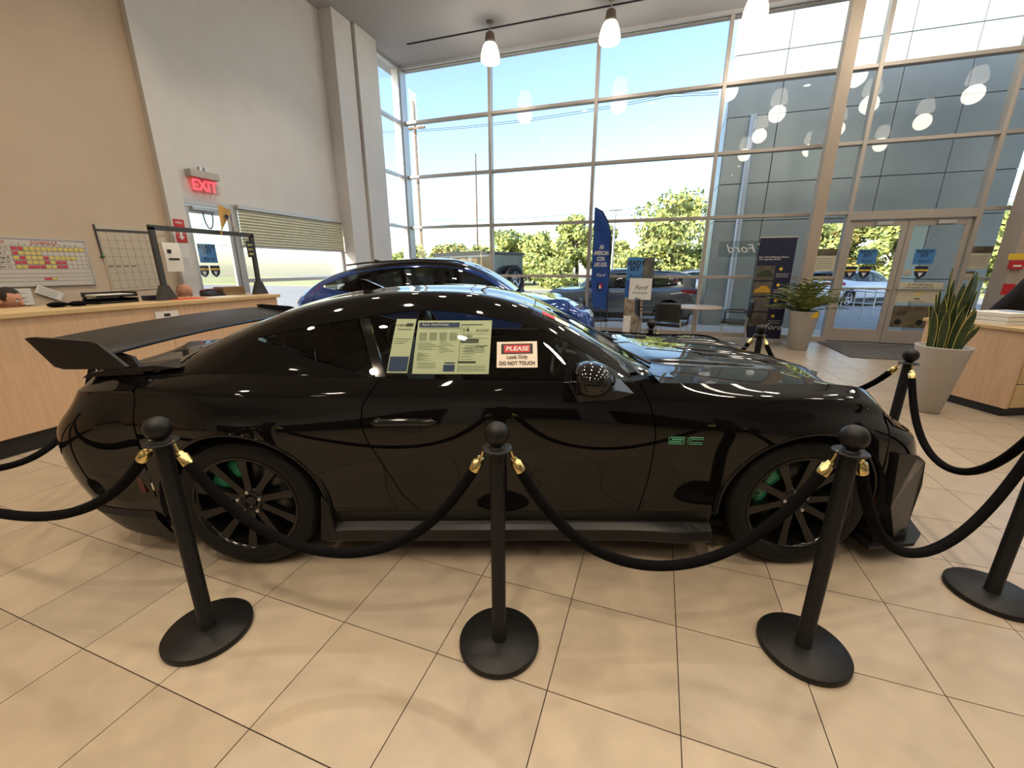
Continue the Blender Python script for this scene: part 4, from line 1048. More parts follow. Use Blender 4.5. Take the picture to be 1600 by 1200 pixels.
# poles and wires
M_pole = mat('weathered_pole_wood', srgb(104,80,62), .9, var=.2, scale=5)
def upole(x, y, h, label, arms=True, r=.17):
    e = empty('utility_pole', (x, y, -.15), label=label, cat='pole')
    MB().tube([(0,0,0), (0,0,h)], [r, r*.7], 10).build('pole_shaft', M_pole, e)
    if arms:
        for z, w_ in ((h-2.3,1.1),): 
            MB().box(-w_, w_, -.08, .08, z-.08, z+.08).build('cross_arm', M_pole, e)
            for xx in (-w_+.1, -w_*.5, w_*.5, w_-.1): MB().cyl((xx,0,z+.08), .09, .28, 8).build('insulator', M_steel, e)
            MB().cyl((.2,0,h-.3), .12, .7, 8).build('insulator', M_steel, e); MB().cyl((-.2,0,h-.3), .12, .7, 8).build('insulator', M_steel, e)
    return e
upole(-23.3, 40, 17, 'tall wooden utility pole with cross arm near the left corner'); upole(-16.95, 40, 12, 'thin distant pole with small top bracket beside the second mullion', False, .09)
e = empty('street_lamp', (-2.0, 22, -.15), label='thin street lamp with flat head right of the feather flag', cat='lamp')
MB().tube([(0,0,0),(0,0,4.3)], [.07,.05], 8).build('lamp_post', M_steel, e); MB().box(-.28,.28,-.12,.12,4.28,4.38,.02).build('lamp_head', M_steel, e)
MB().prism([(-.6,3.5),(.55,3.62),(.6,3.70),(-.5,3.72)], -.4, .4).build('lamp_head', M_whitep, e) if False else None
for k, (z, s_) in enumerate(((14.7,.5), (14.6,-.3), (6.4,0), (6.0,.3), (4.4,-.2))):
    MB().tube([(-60+t*120, 40.3+s_, z+(-.8+1.6*((t*4) % 1-.5)**2*3.2)*.5) for t in np.linspace(0, 1, 41)], .022, 4, caps=False).build('power_line', M_black, label='thin overhead power line, %s of the five' % ['highest', 'second highest', 'third', 'fourth', 'lowest'][k], cat='cable')
# ------------------------------------------------------------------ reception counter on the left
rc = empty('reception_counter', (-4.75, 0, 0), label='long light maple reception counter with black kick plate along the left', cat='counter')
ys = [-3.0,-1.6,-.15,1.3,2.95,4.30]
for a, b in zip(ys, ys[1:]): MB().box(-.04, 0, a+.0015, b-.0015, .155, 1.085).build('front_panel', M_wood, rc)
MB().box(-.62, -.04, 4.26, 4.30, .155, 1.085).build('end_panel', M_wood, rc); MB().box(-.62, -.045, -3.0, -2.96, .155, 1.085).build('end_panel', M_wood, rc)
MB().box(-.60, -.035, -2.98, 4.27, 0, .155).build('kick_plate', M_black, rc)
MB().box(-.64, .03, -3.03, 4.34, 1.085, 1.125, .004).build('worktop', M_woodtop, rc)
MB().box(-.92, -.62, -3.0, 4.25, .70, .735).build('inner_desk', M_woodtop, rc)
MB().box(-.64, -.60, -3.0, 4.26, .155, 1.085).build('back_panel', M_wood, rc)
for y in (-2.9, .6, 4.15): MB().box(-.90, -.64, y-.02, y+.02, 0, .70).build('support_panel', M_wood, rc)
T = 1.1255
def FX(y, z, x=-4.745): return frame((x, y, z), (0,1,0), (0,0,1))     # text facing +x reads along +y? mirrored below
def txt_left(name, s, size, m, parent, x, y, z, **k):
    """print on a surface that faces +x (seen from the room): text runs along +y"""
    return lettering(name, s, size, m, parent, frame((x, y, z), (0,1,0), (0,0,1)), **k)
def txt_front(name, s, size, m, parent, x, y, z, **k):
    """print on a surface that faces -y"""
    return lettering(name, s, size, m, parent, frame((x, y, z), (1,0,0), (0,0,1)), **k)
def txt_local(*a, **k): return lettering(*a, **k)
tagc = empty('paper_notice', (-4.744, 2.93, .98), label='small white paper notice taped to the counter front', cat='notice')
MB().box(0, .0012, -.11, .11, -.055, .055).build('sheet', M_paper, tagc); MB().box(.0012, .0018, -.09, .09, -.04, -.02).box(.0012, .0018, -.03, .03, .0, .03).build('print', M_ink, tagc)
# clear screen standing on the counter
M_scr = mat('dark_grey_frame', srgb(70,70,70), .45, .3, var=.06, scale=20)
sf = empty('counter_screen', (-5.0, 3.12, T), label='clear acrylic screen in dark grey frame standing on the reception counter', cat='screen')
for y in (0, 1.16):
    MB().box(-.02, .02, y-.025, y+.025, 0, .75, .003).build('upright', M_scr, sf); MB().prism([(y-.10,0),(y+.10,0),(y+.03,.16),(y-.03,.16)], -.035, .035, 'yz').build('foot', M_scr, sf)
MB().box(-.02, .02, -.025, 1.185, .72, .77, .003).build('top_bar', M_scr, sf)
MB().box(-.003, .003, .02, 1.14, .04, .73).build('acrylic_sheet', glass('clear_acrylic', (.93,.93,.92), 1.3), sf)
nt = empty('paper_note', (-4.975, 3.17, T+.30), label='white paper note hung on the left upright of the counter screen', cat='note')
MB().grid([[(.006+.012*math.sin(v*3), y, z) for v, z in zip(np.linspace(0,1,6), np.linspace(.30,0,6))] for y in (0,.17)]).build('sheet', M_paper, nt)
MB().box(.0215, .0225, .03, .07, .19, .23).box(.0215, .0225, .03, .14, .12, .14).build('print', M_ink, nt)
cd = empty('hanging_card', (-4.976, 4.17, T+.47), label='small black card with gold lettering hung at the right upright', cat='card')
MB().box(0, .004, 0, .10, 0, .20).build('card', M_ink, cd)
for k in range(3): MB().box(.004, .005, .015, .085, .03+.055*k, .055+.055*k).build('print_line', M_brass, cd)
pn = empty('pennant', (-4.97, 4.0, T+.76), label='small gold pennant on a stick at the top of the counter screen', cat='flag')
MB().tube([(0,.1,0), (.02,-.12,.24)], .006, 6).build('stick', M_brass, pn)
P = [[(.02+.02*math.sin(5*v+u), -.14-.03*u*0+.20*v*(1-u)*.9-.02*u, .30-.36*u+.10*v*(u-.6)) for v in np.linspace(0,1,8)] for u in np.linspace(0,1,12)]
MB().grid(P).build('cloth', mat('gold_cloth', srgb(206,164,92), .8, var=.1, scale=10), pn)
MB().lathe([(.0001,0),(.022,0),(.026,.002),(.02,.004)], (.045,-.07,.17), 12, 'x').build('emblem', M_navy, pn)
# clutter on the counter
lt = empty('letter_tray', (-5.18, 2.72, T), label='black two-tier letter tray on the counter', cat='tray')
for z in (.0,.06): MB().box(-.12,.12,-.17,.17,z,z+.008).box(-.12,-.112,-.17,.17,z,z+.045).box(.112,.12,-.17,.17,z,z+.02).box(-.12,.12,.162,.17,z,z+.045).build('tier', M_black, lt)
MB().box(-.1,.1,-.15,.15,.068,.085).build('papers', M_paper, lt)
for sy in (-.15, .15): MB().box(-.118,-.10,sy-.01,sy+.01,0,.06).build('riser', M_black, lt)
gl = empty('black_gloves', (-5.05, 2.33, T), label='crumpled black gloves lying on the counter left of the letter tray', cat='gloves')
for k in range(2):
    b = MB().sphere((.0+.03*k, -.08+.13*k, .022), 1, 12, 8, (.05,.075,.024)); b.build('palm', M_velvet, gl)
    for j in range(4): MB().tube([(.03*k-.03+.02*j, -.02+.13*k, .02), (.03*k-.035+.024*j, .05+.13*k, .018), (.03*k-.03+.02*j, .075+.13*k, .012)], [.012,.011,.007], 6).build('finger', M_velvet, gl)
fd = MB().box(-.12,.12,-.17,.17,0,.006).build('red_folder', mat('orange_red_card', srgb(222,84,52), .6, var=.05, scale=10), label='orange-red folder lying on the counter beside the bald head', cat='folder'); fd.location = (-5.0, 3.30, T)
fd2 = MB().box(-.13,.13,-.2,.2,0,.004).build('paper_sheet', M_paper, label='curled white sheet lying on the counter under the screen', cat='paper'); fd2.location = (-4.95, 3.70, T)
bxk = empty('blue_box', (-5.15, 3.12, T), label='small blue and white box on the counter', cat='box'); MB().box(-.07,.07,-.11,.11,0,.05,.003).build('carton', M_navy, bxk); MB().box(.07,.0715,.0,.05,.01,.04).build('white_patch', M_paper, bxk)
cb = empty('cardboard_box', (-5.28, 4.08, T), label='brown cardboard box at the right end of the counter', cat='box')
MB().box(-.09,.09,-.16,.14,0,.10,.003).build('carton', mat('brown_cardboard', srgb(150,124,88), .85, var=.08, scale=10), cb); MB().box(-.02,.02,-.161,.141,.1,.101).build('tape', M_woodtop, cb)
hs = empty('desk_phone', (-5.2, 3.78, T), label='dark desk phone with cable on the counter behind the screen', cat='phone')
MB().prism([(-.09,0),(.09,0),(.09,.02),(-.09,.06)], -.1, .1).build('phone_base', M_black, hs); MB().tube([(-.02,-.12,.06),(-.02,-.06,.075),(-.02,.06,.075),(-.02,.12,.06)], [.02,.014,.014,.02], 8).build('handset', mat('dark_red_handset', srgb(92,26,32), .4, var=.1), hs)
# whiteboard
wb_ = empty('whiteboard', (XL+.002, 2.40, 1.285), label='whiteboard with red and yellow sales schedule grid on the beige wall', cat='whiteboard')
BW, BH = .785, .472
MB().box(0, .012, 0, BW, 0, BH).build('board', mat('whiteboard_enamel', srgb(214,208,200), .25, var=.02, scale=5), wb_)
for y0, y1, z0, z1 in ((-.012,0,-.012,BH+.012), (BW,BW+.012,-.012,BH+.012), (0,BW,-.012,0), (0,BW,BH,BH+.012)): MB().box(0, .018, y0, y1, z0, z1).build('frame_bar', M_aluw, wb_)
M_line = mat('grid_line_ink', (.06,.055,.055), .6, var=.05)
gr = MB(); zt = .40; rows = [.40,.352,.306,.26,.214,.168,.12,.08,.04]; c0 = .17; cw = (BW-.02-c0)/13
for z in rows: gr.box(.0122, .0130, .01, BW-.01, z-.0012, z+.0012)
for k in range(14): gr.box(.0122, .0130, c0+cw*k-.001, c0+cw*k+.001, .168, .40)
gr.build('grid_lines', M_line, wb_)
M_cr = mat('red_magnet_cell', srgb(206,72,88), .6, var=.08, scale=40); M_cy = mat('yellow_magnet_cell', srgb(226,208,110), .6, var=.08, scale=40)
patt = ['RRYYYYYYYYYYY', 'RYYYY........', 'YRYYYRYYYYY..', 'RRYYYRYRR....', 'YYRRRYYRR....']
for i, row in enumerate(patt):
    for k, c in enumerate(row):
        if c != '.': MB().box(.013, .0145, c0+cw*k+.004, c0+cw*(k+1)-.004, rows[i+1]+.006-.0, rows[i]-.008).build('magnet_cell', M_cr if c == 'R' else M_cy, wb_)
MB().box(.013,.0145,.36,.42,.052,.075).build('magnet_cell', M_cr, wb_); MB().box(.013,.0145,.42,.47,.052,.075).build('magnet_cell', M_cy, wb_)
txt_left('heading', 'SALES', .042, M_red, wb_, .0135, .085, .435); txt_left('heading', 'SCHEDULE', .045, M_red, wb_, .0135, .44, .435)
for i, s_ in enumerate(('Edgar 11', 'Jan 7', 'Jorge 8', 'Yan 10', 'Eric 12')): txt_left('row_name', s_, .032, M_ink, wb_, .0135, .095, (rows[i]+rows[i+1])/2)
for k in range(12): txt_left('day_number', str(k+1), .026, M_ink, wb_, .0135, c0+cw*(k+.5), .415)
for y, z, a, w_, h_, lab in ((2.52,1.17,.0,.2,.17,'white memo sheet stuck at the lower left of the whiteboard'), (2.76,1.20,-.5,.22,.09,'white slip stuck at an angle under the whiteboard')):
    s_ = empty('memo_sheet', (XL+.022, y, z), label=lab, cat='paper'); s_.rotation_euler = (a, 0, 0)
    MB().box(0,.001,-w_/2,w_/2,-h_/2,h_/2).build('sheet', M_paper, s_); lines = MB()
    for k in range(3): lines.box(.001,.0015,-w_*.4,w_*.3,-h_*.3+k*h_*.25,-h_*.3+k*h_*.25+.004)
    lines.build('print', M_line, s_)
# wall planner
cal = empty('wall_planner', (XL+.002, 3.34, 1.185), label='large white wall planner grid beside the whiteboard', cat='planner')
CW, CHH = .60, .775; cal.rotation_euler = (R(1.0), 0, 0)
MB().box(0, .006, 0, CW, 0, CHH).build('board', mat('planner_paper', srgb(202,192,172), .7, var=.03, scale=5), cal)
MB().box(.006, .010, 0, CW, CHH-.075, CHH-.05).box(.006, .010, -.012, .006, CHH*.55, CHH).build('dark_band', M_scr, cal)
gr = MB()
for k in range(8): gr.box(.006,.0068,.02,CW-.01,.03+k*.095-.001,.03+k*.095+.001)
for k in range(8): gr.box(.006,.0068,.02+k*.081-.001,.02+k*.081+.001,.03,CHH-.08)
gr.build('grid_lines', M_line, cal); MB().sphere((.012,-.005,CHH*.53), .02, 10, 8).build('green_magnet', mat('green_magnet', srgb(40,110,50), .4), cal)
for k in range(4): MB().box(.006,.007,.03+k*.081,.08+k*.081,.29,.30).build('pen_mark', M_ink, cal)
# fire sign, exit sign
fs = empty('fire_sign', (XL+.091, 4.165, 1.80), label='red and white fire extinguisher arrow sign on the pilaster', cat='sign')
MB().box(0,.004,0,.14,0,.30).build('plate', M_red, fs); MB().prism([(.055,.20),(.085,.20),(.085,.08),(.11,.08),(.07,.03),(.03,.08),(.055,.08)], .004, .0055, 'yz').build('arrow', M_whitep, fs)
txt_left('word', 'FIRE', .05, M_whitep, fs, .005, .07, .255)
ex = empty('exit_sign', (XL, 4.52, 2.49), label='red lit exit sign with grey housing above the left door', cat='exit sign')
MB().box(.0,.11,.0,.42,.20,.30,.008).build('housing', M_alu, ex); MB().box(.05,.058,.03,.40,.0,.20).build('panel', glass('clear_sign_panel', (.95,.85,.85), 1.3), ex)
lettering('letters', 'EXIT', .20, mat('lit_red_letters', srgb(230,50,60), .5, emit=(1.0,.06,.08), estr=2.2), ex, frame((.0605,.21,.10), (0,1,0), (0,0,1)), bold=.004, sx=.9)
MB().cyl((.05,.18,.30), .025, .05, 10).build('test_lamp', M_steel, ex); MB().cyl((.05,.26,.30), .025, .05, 10).build('test_lamp', M_steel, ex)
# ------------------------------------------------------------------ window decals
M_navydec = mat('decal_navy', srgb(24,40,72), .5, var=.06, scale=20); M_bluedec = mat('decal_blue', srgb(70,132,196), .5, var=.05, scale=20)
def decal_ready(M, parent_label, w=.30, h=.26, m=None):
    e = empty('ready_decal', (0,0,0), label=parent_label, cat='decal', group='blue slogan decals'); e.matrix_world = M
    MB().box(-w/2, w/2, -h/2, h/2, 0, .001).build('film', m or M_bluedec, e)
    lettering('word', 'READY\nSET', h*.30, M_ink, e, Matrix.Translation((0, h*.20, .0015)), bold=h*.006); lettering('word', 'Ford', h*.30, M_ink, e, Matrix.Translation((0, -h*.30, .0015)), shear=.35)
    return e
def decal_shield(M, lab, w=.15):
    e = empty('shield_decal', (0,0,0), label=lab, cat='decal', group='shield decals'); e.matrix_world = M; h = w*1.15
    MB().prism([(-w/2,h/2),(w/2,h/2),(w/2*.92,-h*.1),(w*.3,-h*.32),(0,-h/2),(-w*.3,-h*.32),(-w/2*.92,-h*.1)], 0, .001, 'xy').build('film', M_navydec, e)
    MB().box(-w*.52, w*.52, h*.12, h*.26, .001, .0015).build('gold_band', M_yellow, e); MB().prism([(-w*.2,0),(w*.2,0),(0,-h*.35)], .001, .0015, 'xy').build('white_mark', M_whitep, e)
LM = lambda y, z: frame((XL-.034, y, z), (0,1,0), (0,0,1))
decal_ready(LM(4.645, 1.67), 'blue slogan square on the glass of the left exit door', .27, .27)
decal_shield(LM(4.545, 1.41), 'left shield sticker on the left exit door', .15); decal_shield(LM(4.715, 1.41), 'right shield sticker on the left exit door', .15)
DY = YW-.018
def at_glass(x, y, Y=DY):
    u = (x-800)/FPX; v = (600-y)/FPX; fw = math.cos(PITCH)+v*math.sin(PITCH); up = v*math.cos(PITCH)-math.sin(PITCH)
    X = u*math.cos(YAW)-fw*math.sin(YAW); YY = u*math.sin(YAW)+fw*math.cos(YAW); k = Y/YY
    return X*k, CAMH+up*k
def FM(x, z, Y=DY): return frame((x, Y, z), (1,0,0), (0,0,1))
for px, py, lab in ((1355,401,'dark blue slogan square on the left leaf of the double door'), (1444,401,'dark blue slogan square on the right leaf of the double door')):
    x, z = at_glass(px, py); decal_ready(FM(x, z), lab, .31, .27)
for px, py, lab in ((1328,426,'left shield sticker on the left door leaf'), (1350,426,'right shield sticker on the left door leaf'), (1438,426,'shield sticker on the right door leaf')):
    x, z = at_glass(px, py); decal_shield(FM(x, z), lab, .20)
def poster(px0, py0, px1, py1, lab, kind, Y=DY):
    xa, za = at_glass(px0, py0, Y); xb, zb = at_glass(px1, py1, Y); w_, h_ = xb-xa, za-zb
    e = empty('window_poster', (xa, Y, zb), label=lab, cat='poster')
    MB().box(0, w_, -.0015, 0, 0, h_).build('sheet', mat('cream_poster_paper', srgb(214,208,184), .7, var=.04, scale=10) if kind != 'car' else mat('dark_photo_print', srgb(62,58,50), .6, var=.6, scale=6, col2=srgb(128,118,92)), e)
    if kind == 'quality':
        txt_front('heading', '#1 FULL-SIZE TRUCK', h_*.14, M_ink, e, w_/2, -.003, h_*.88, sx=.75); txt_front('heading', 'FOR INITIAL QUALITY', h_*.15, M_ink, e, w_/2, -.003, h_*.72, sx=.75)
        MB().lathe([(h_*.07,-.002),(h_*.12,-.003)], (w_/2, 0, h_*.45), 20, 'y').build('seal', M_yellow, e); MB().box(w_*.44, w_*.56, -.003, -.0015, h_*.17, h_*.22).build('tag', M_ink, e); MB().box(w_*.3, w_*.7, -.003, -.0015, h_*.05, h_*.07).build('print', M_line, e)
    elif kind == 'photo':
        MB().box(0, w_, -.003, -.0015, h_*.70, h_).build('photo', mat('dark_photo_print', srgb(62,58,50), .6), e); lines = MB()
        for k in range(5): lines.box(w_*.1, w_*.85, -.003, -.0015, h_*(.15+.1*k), h_*(.17+.1*k))
        lines.build('print', mat('grey_ink', srgb(140,136,124), .6), e)
    else:
        MB().prism([(w_*.08,h_*.25),(w_*.15,h_*.48),(w_*.36,h_*.56),(w_*.46,h_*.78),(w_*.78,h_*.80),(w_*.9,h_*.52),(w_*.93,h_*.25)], -.003, -.0015).build('car_picture', mat('khaki_print', srgb(110,100,76), .6), e)
        for k in (.25,.76): MB().lathe([(.0001,-.004),(h_*.13,-.004)], (w_*k,0,h_*.25), 16, 'y').build('wheel_picture', M_ink, e)
poster(1404,441,1466,474,'cream quality award poster on the right door leaf','quality'); poster(1392,477,1450,513,'dark car picture poster low on the right door leaf','car')
poster(1277,389,1302,424,'cream notice with dark photo on the pane left of the double door','photo', YW-.02); poster(1512,385,1543,420,'cream notice with dark photo on the pane right of the double door','photo', YW-.02)
poster(1505,424,1520,436,'small cyan notice on the pane right of the double door','photo', YW-.02)
xr_, zr_ = at_glass(1418,426); rd = MB().lathe([(.0001,0),(.05,0),(.062,.0),(.062,.001)], (0,0,0), 20, 'y').build('round_sticker', mat('round_sticker_print', srgb(200,190,180), .6), label='small round sticker beside the shield on the right door leaf', cat='sticker'); rd.location = (xr_, DY, zr_)
xr_, zr_ = at_glass(1503,454); rd = MB().lathe([(.0001,0),(.075,0),(.082,.0),(.082,.001)], (0,0,0), 24, 'y').build('round_sticker', mat('blue_sticker_print', srgb(70,110,190), .5), label='round blue sticker on the pane right of the double door', cat='sticker'); rd.location = (xr_, YW-.02, zr_)
# mirrored brand band on the pane left of the column
xa, za = at_glass(1124,377); xb, zb = at_glass(1206,401)
e = empty('brand_band_decal', (xa, YW-.012, zb), label='frosted glass band with mirror-image white brand script', cat='decal')
MB().box(0, xb-xa+.25, -.001, 0, 0, za-zb).build('film', glass('frosted_band', (.80,.84,.84), 1.25, rough=.4), e)
h_ = za-zb
lettering('script', 'Ford', h_*.75, M_whitep, e, frame((.46,-.003,h_*.5), (1,0,0), (0,0,1)), sx=-1.15, shear=.35); lettering('letter', 'GT', h_*.85, M_whitep, e, frame((.92,-.003,h_*.5), (1,0,0), (0,0,1)), sx=-1.0, bold=.006)

# ------------------------------------------------------------------ stickers and signs on the coupe (children of nothing: they lie on the glass)
def on_glass(x, z, off): return (x, -(SH.GY(x, z)-.004+off), z)
def glass_sheet(name, x0, x1, z0, z1, off, m, label, cat, tilt=0.0):
    """sheet bent to the door glass; returns empty with uv->point"""
    e = empty(name, car.location, CAR_RZ, label, cat)
    def pt(u, v, o=0.0): 
        x = x0+(x1-x0)*u+tilt*(v-.5); z = z0+(z1-z0)*v; return on_glass(x, z, off+o)
    MB().grid([[pt(i/10, j/8) for j in range(9)] for i in range(11)]).build('sheet', m, e, recalc=False)
    return e, pt
def print_quads(e, pt, rects, m, name='print', o=.0012):
    mb = MB()
    for u0, u1, v0, v1 in rects:
        n = max(1, int((u1-u0)*10)); mb.grid([[pt(u0+(u1-u0)*i/n, v0+(v1-v0)*j/2, o) for j in range(3)] for i in range(n+1)])
    return mb.build(name, m, e)
def print_text(e, pt, s, u, v, h, m, W, H, o=.0022, **k):
    p = Vector(pt(u, v, o)); ex_ = Vector(pt(u+.05, v, o))-Vector(pt(u-.05, v, o)); ey_ = Vector(pt(u, v+.05, o))-Vector(pt(u, v-.05, o))
    return lettering('word', s, h, m, e, frame(p, ex_, ey_), depth=.0002, **k)
M_gp = mat('green_cast_label_paper', srgb(216,222,192), .7, var=.03, scale=10, emit=None)  # green cast of the door glass is put into the paper colour
M_gi = mat('label_grey_ink', srgb(120,132,108), .7, var=.05); M_gd = mat('label_dark_ink', srgb(52,60,52), .6, var=.05); M_gb = mat('label_blue_ink', srgb(44,66,112), .6, var=.05)
def px_side(x, y, d):
    u = (x-800)/FPX; v = (600-y)/FPX; fw = math.cos(PITCH)+v*math.sin(PITCH); up = v*math.cos(PITCH)-math.sin(PITCH); return u*d/fw, CAMH+up*d/fw
IN = -.012
e, pt = glass_sheet('label_strip', -.585, -.487, .985, 1.222, IN, M_gp, 'narrow glass-tinted label strip inside the door window', 'label', .025)
print_quads(e, pt, [(.1,.9,.62,.63), (.1,.75,.58,.588), (.1,.6,.54,.548), (.15,.85,.80,.815)], M_gi); print_quads(e, pt, [(.04,.96,.03,.30)], M_gb, 'dark_block'); print_quads(e, pt, [(.55,.9,.86,.92)], M_gd, 'oval_logo')
print_text(e, pt, 'original', .32, .89, .019, M_gd, 1, 1)
e2, pt2 = glass_sheet('price_sticker', -.470, -.105, .982, 1.215, IN, M_gp, 'large glass-tinted window price sticker inside the door window', 'label', .012)
rects = []
for c in range(4):
    for r in range(7): rects.append((.04+.135*c, .04+.135*c+.10, .76-.022*r, .768-.022*r))
for r in range(5): rects.append((.04, .22+.05*(r % 3), .57-.03*r, .577-.03*r)); rects.append((.66, .92, .52-.03*r, .527-.03*r))
for r in range(4): rects.append((.05, .30, .20-.03*r, .206-.03*r)); rects.append((.60,.95,.14-.028*r,.146-.028*r))
for r in range(9): rects.append((.32, .40+.04*((r*5) % 4), .60-.026*r, .606-.026*r)); rects.append((.04, .10+.03*((r*3) % 5), .39-.018*r, .395-.018*r))
for r in range(5): rects.append((.62, .76+.02*(r % 3), .47-.05*r, .476-.05*r)); rects.append((.66,.70,.885+.0*r,.89))
print_quads(e2, pt2, rects, M_gi, 'fine_print')
print_quads(e2, pt2, [(.02,.565,.87,.965), (.40,.55,.05,.17), (.41,.55,.19,.215)], M_gb, 'blue_block')
print_quads(e2, pt2, [(.60,.88,.915,.93), (.60,.84,.61,.65), (.60,.84,.575,.60), (.585,.82,.20,.235)], M_gd, 'dark_bar')
print_quads(e2, pt2, [(.59,.595,.04,.94), (.59,.97,.74,.744), (.60,.97,.66,.664), (.02,.58,.845,.85)], M_gd, 'rule_line')
print_text(e2, pt2, '14', .655, .82, .036, M_ink, 1, 1); print_text(e2, pt2, '$12,750', .88, .81, .019, M_ink, 1, 1); print_text(e2, pt2, '$4,450', .68, .70, .018, M_ink, 1, 1); print_text(e2, pt2, 'Ford  MUSTANG', .24, .92, .018, M_whitep, 1, 1)
MB().tube([pt2(.80,.50,.002), pt2(.84,.53,.002), pt2(.89,.50,.002), pt2(.94,.53,.002), pt2(.96,.52,.002)], .0012, 4).build('horse_mark', M_gd, e2)
e3, pt3 = glass_sheet('touch_sign', -.073, .122, 1.012, 1.122, .0065, mat('sign_card', srgb(236,222,206), .6, var=.02), 'white please look only sign with red heading taped on the door window', 'sign')
print_quads(e3, pt3, [(.11,.89,.53,.92)], M_ink, 'black_header'); print_quads(e3, pt3, [(.18,.82,.58,.87)], M_red, 'red_header', .0018)
print_text(e3, pt3, 'PLEASE', .5, .725, .031, M_whitep, 1, 1, o=.0026, shear=.2, bold=.0006, sx=1.15); print_text(e3, pt3, 'Look Only', .5, .41, .027, M_ink, 1, 1, bold=.0005, sx=.85); print_text(e3, pt3, 'DO NOT TOUCH', .5, .17, .027, M_ink, 1, 1, bold=.0006, sx=.80)
# small red and white sticker on the windscreen
e = empty('windscreen_sticker', car.location, CAR_RZ, 'small red and white sticker at the top corner of the windscreen', 'sticker')
def wsp(x, v): y, z = SH.GV(x, v); return (x, -y, z+.003)
MB().grid([[wsp(x, v) for v in (.15,.19,.23)] for x in np.linspace(.16,.225,4)]).build('red_square', M_red, e); MB().grid([[wsp(x, v) for v in (.14,.18,.235)] for x in np.linspace(.225,.30,4)]).build('white_square', M_paper, e)

# ------------------------------------------------------------------ banners
bn = empty('roll_up_banner', (2.21, 9.40, 0), label='navy roll-up banner with four car pictures and brand script', cat='banner')
MB().box(-.31,.31,-.005,0,.09,2.02).build('sheet', M_navy, bn); MB().box(-.33,.33,-.09,.09,0,.09,.01).build('base', M_aluw, bn); MB().box(-.315,.315,-.012,.008,2.01,2.035).build('top_bar', M_aluw, bn); MB().tube([(0,.03,.09),(0,.03,2.02)], .012, 8).build('pole', M_aluw, bn)
bl_ = lambda s_, h, x, z, m=M_whitep, **k: lettering('word', s_, h, m, bn, frame((x, -.007, z), (1,0,0), (0,0,1)), **k)
bl_('Four Award-Winning Choices.\nOne Legendary Brand.', .048, -.28, 1.64, align='LEFT', sx=.85); bl_('Ford', .15, .14, .32, shear=.35, sx=1.1)
PH = [srgb(52,60,46), srgb(196,150,52), srgb(90,86,84), srgb(70,66,66)]
for k in range(4):
    z1 = 1.50-.30*k; MB().box(-.30,.02,-.0075,-.005,z1-.27,z1).build('photo', mat('banner_photo_ground_%d' % k, srgb(92,88,76), .6, var=.5, scale=7), bn)
    MB().prism([(-.28,z1-.21),(-.27,z1-.15),(-.21,z1-.13),(-.17,z1-.08),(-.07,z1-.08),(-.03,z1-.13),(.0,z1-.15),(.0,z1-.21)], -.010, -.0075).build('car_picture', mat('banner_car_print_%d' % k, PH[k], .5, var=.1), bn)
    MB().lathe([(.0001,-.0095),(.03,-.0095)], (.12,0,z1-.06), 14, 'y').build('medal', M_yellow, bn); MB().box(.05,.28,-.007,-.005,z1-.15,z1-.145).box(.05,.25,-.007,-.005,z1-.18,z1-.175).box(.05,.27,-.007,-.005,z1-.21,z1-.205).build('print', M_whitep, bn)
sd = empty('collage_standee', (-.27, 9.7, 0), label='tall collage display stand with blue slogan square and photos', cat='standee')
M_ph = mat('portrait_photo_print', srgb(120,92,76), .6, var=.6, scale=5, col2=srgb(190,176,160)); M_ph2 = mat('grey_photo_print', srgb(100,98,96), .6, var=.5, scale=6)
MB().box(-.28,.05,-.03,0,1.19,1.68).build('blue_square', M_bluedec, sd); MB().box(.05,.29,-.02,0,1.22,1.67).build('photo', M_ph2, sd); MB().box(-.20,.27,-.045,-.02,.78,1.24).build('white_square', M_whitep, sd)
MB().box(-.29,-.18,-.02,0,.82,1.19).build('blue_side', M_blue, sd); MB().box(-.28,.12,-.03,0,.04,.82).build('photo', M_ph, sd); MB().box(-.28,-.12,-.045,-.02,.03,.42).build('white_strip', M_whitep, sd); MB().box(-.25,.2,-.05,.25,0,.035).build('base', M_alu, sd)
lettering('word', 'READY\nSET', .135, M_ink, sd, frame((-.115,-.032,1.50), (1,0,0), (0,0,1)), bold=.003); lettering('word', 'Ford', .13, M_ink, sd, frame((-.115,-.032,1.27), (1,0,0), (0,0,1)), shear=.35)
lettering('word', 'Ford', .13, M_navy, sd, frame((.04,-.047,1.04), (1,0,0), (0,0,1)), shear=.35); lettering('word', 'Building Together', .045, M_navy, sd, frame((.04,-.047,.93), (1,0,0), (0,0,1)))
# feather flag
fl = empty('feather_flag', (-.94, 9.80, 0), label='tall blue feather flag with white slogan beside the mullion', cat='flag')
pole = [(0,0,.02),(0,0,1.9),(-.02,0,2.2),(-.10,0,2.45),(-.22,0,2.65),(-.38,0,2.74)]
MB().tube(pole, [.012,.012,.010,.009,.008,.006], 8).build('flag_pole', M_black, fl); MB().lathe([(.0001,0),(.16,0),(.16,.015),(.02,.03),(.0001,.03)], n=20).build('flag_base', M_black, fl)
def fedge(z): return float(np.interp(z, [.5,1.9,2.2,2.45,2.65,2.74], [0,0,-.02,-.10,-.22,-.38]))
P = []
for z in np.linspace(.52,2.735,30):
    xr2 = fedge(z); xl2 = min(xr2-.004, -.40+.15*max(0,(1.2-z)/.7)**1.2*.6); P.append([(xl2+(xr2-xl2)*t, .012*math.sin(6*z+4*t), z) for t in np.linspace(0,1,7)])
MB().grid(P).build('flag_cloth', mat('royal_blue_cloth', srgb(28,72,150), .7, var=.08, scale=6), fl)
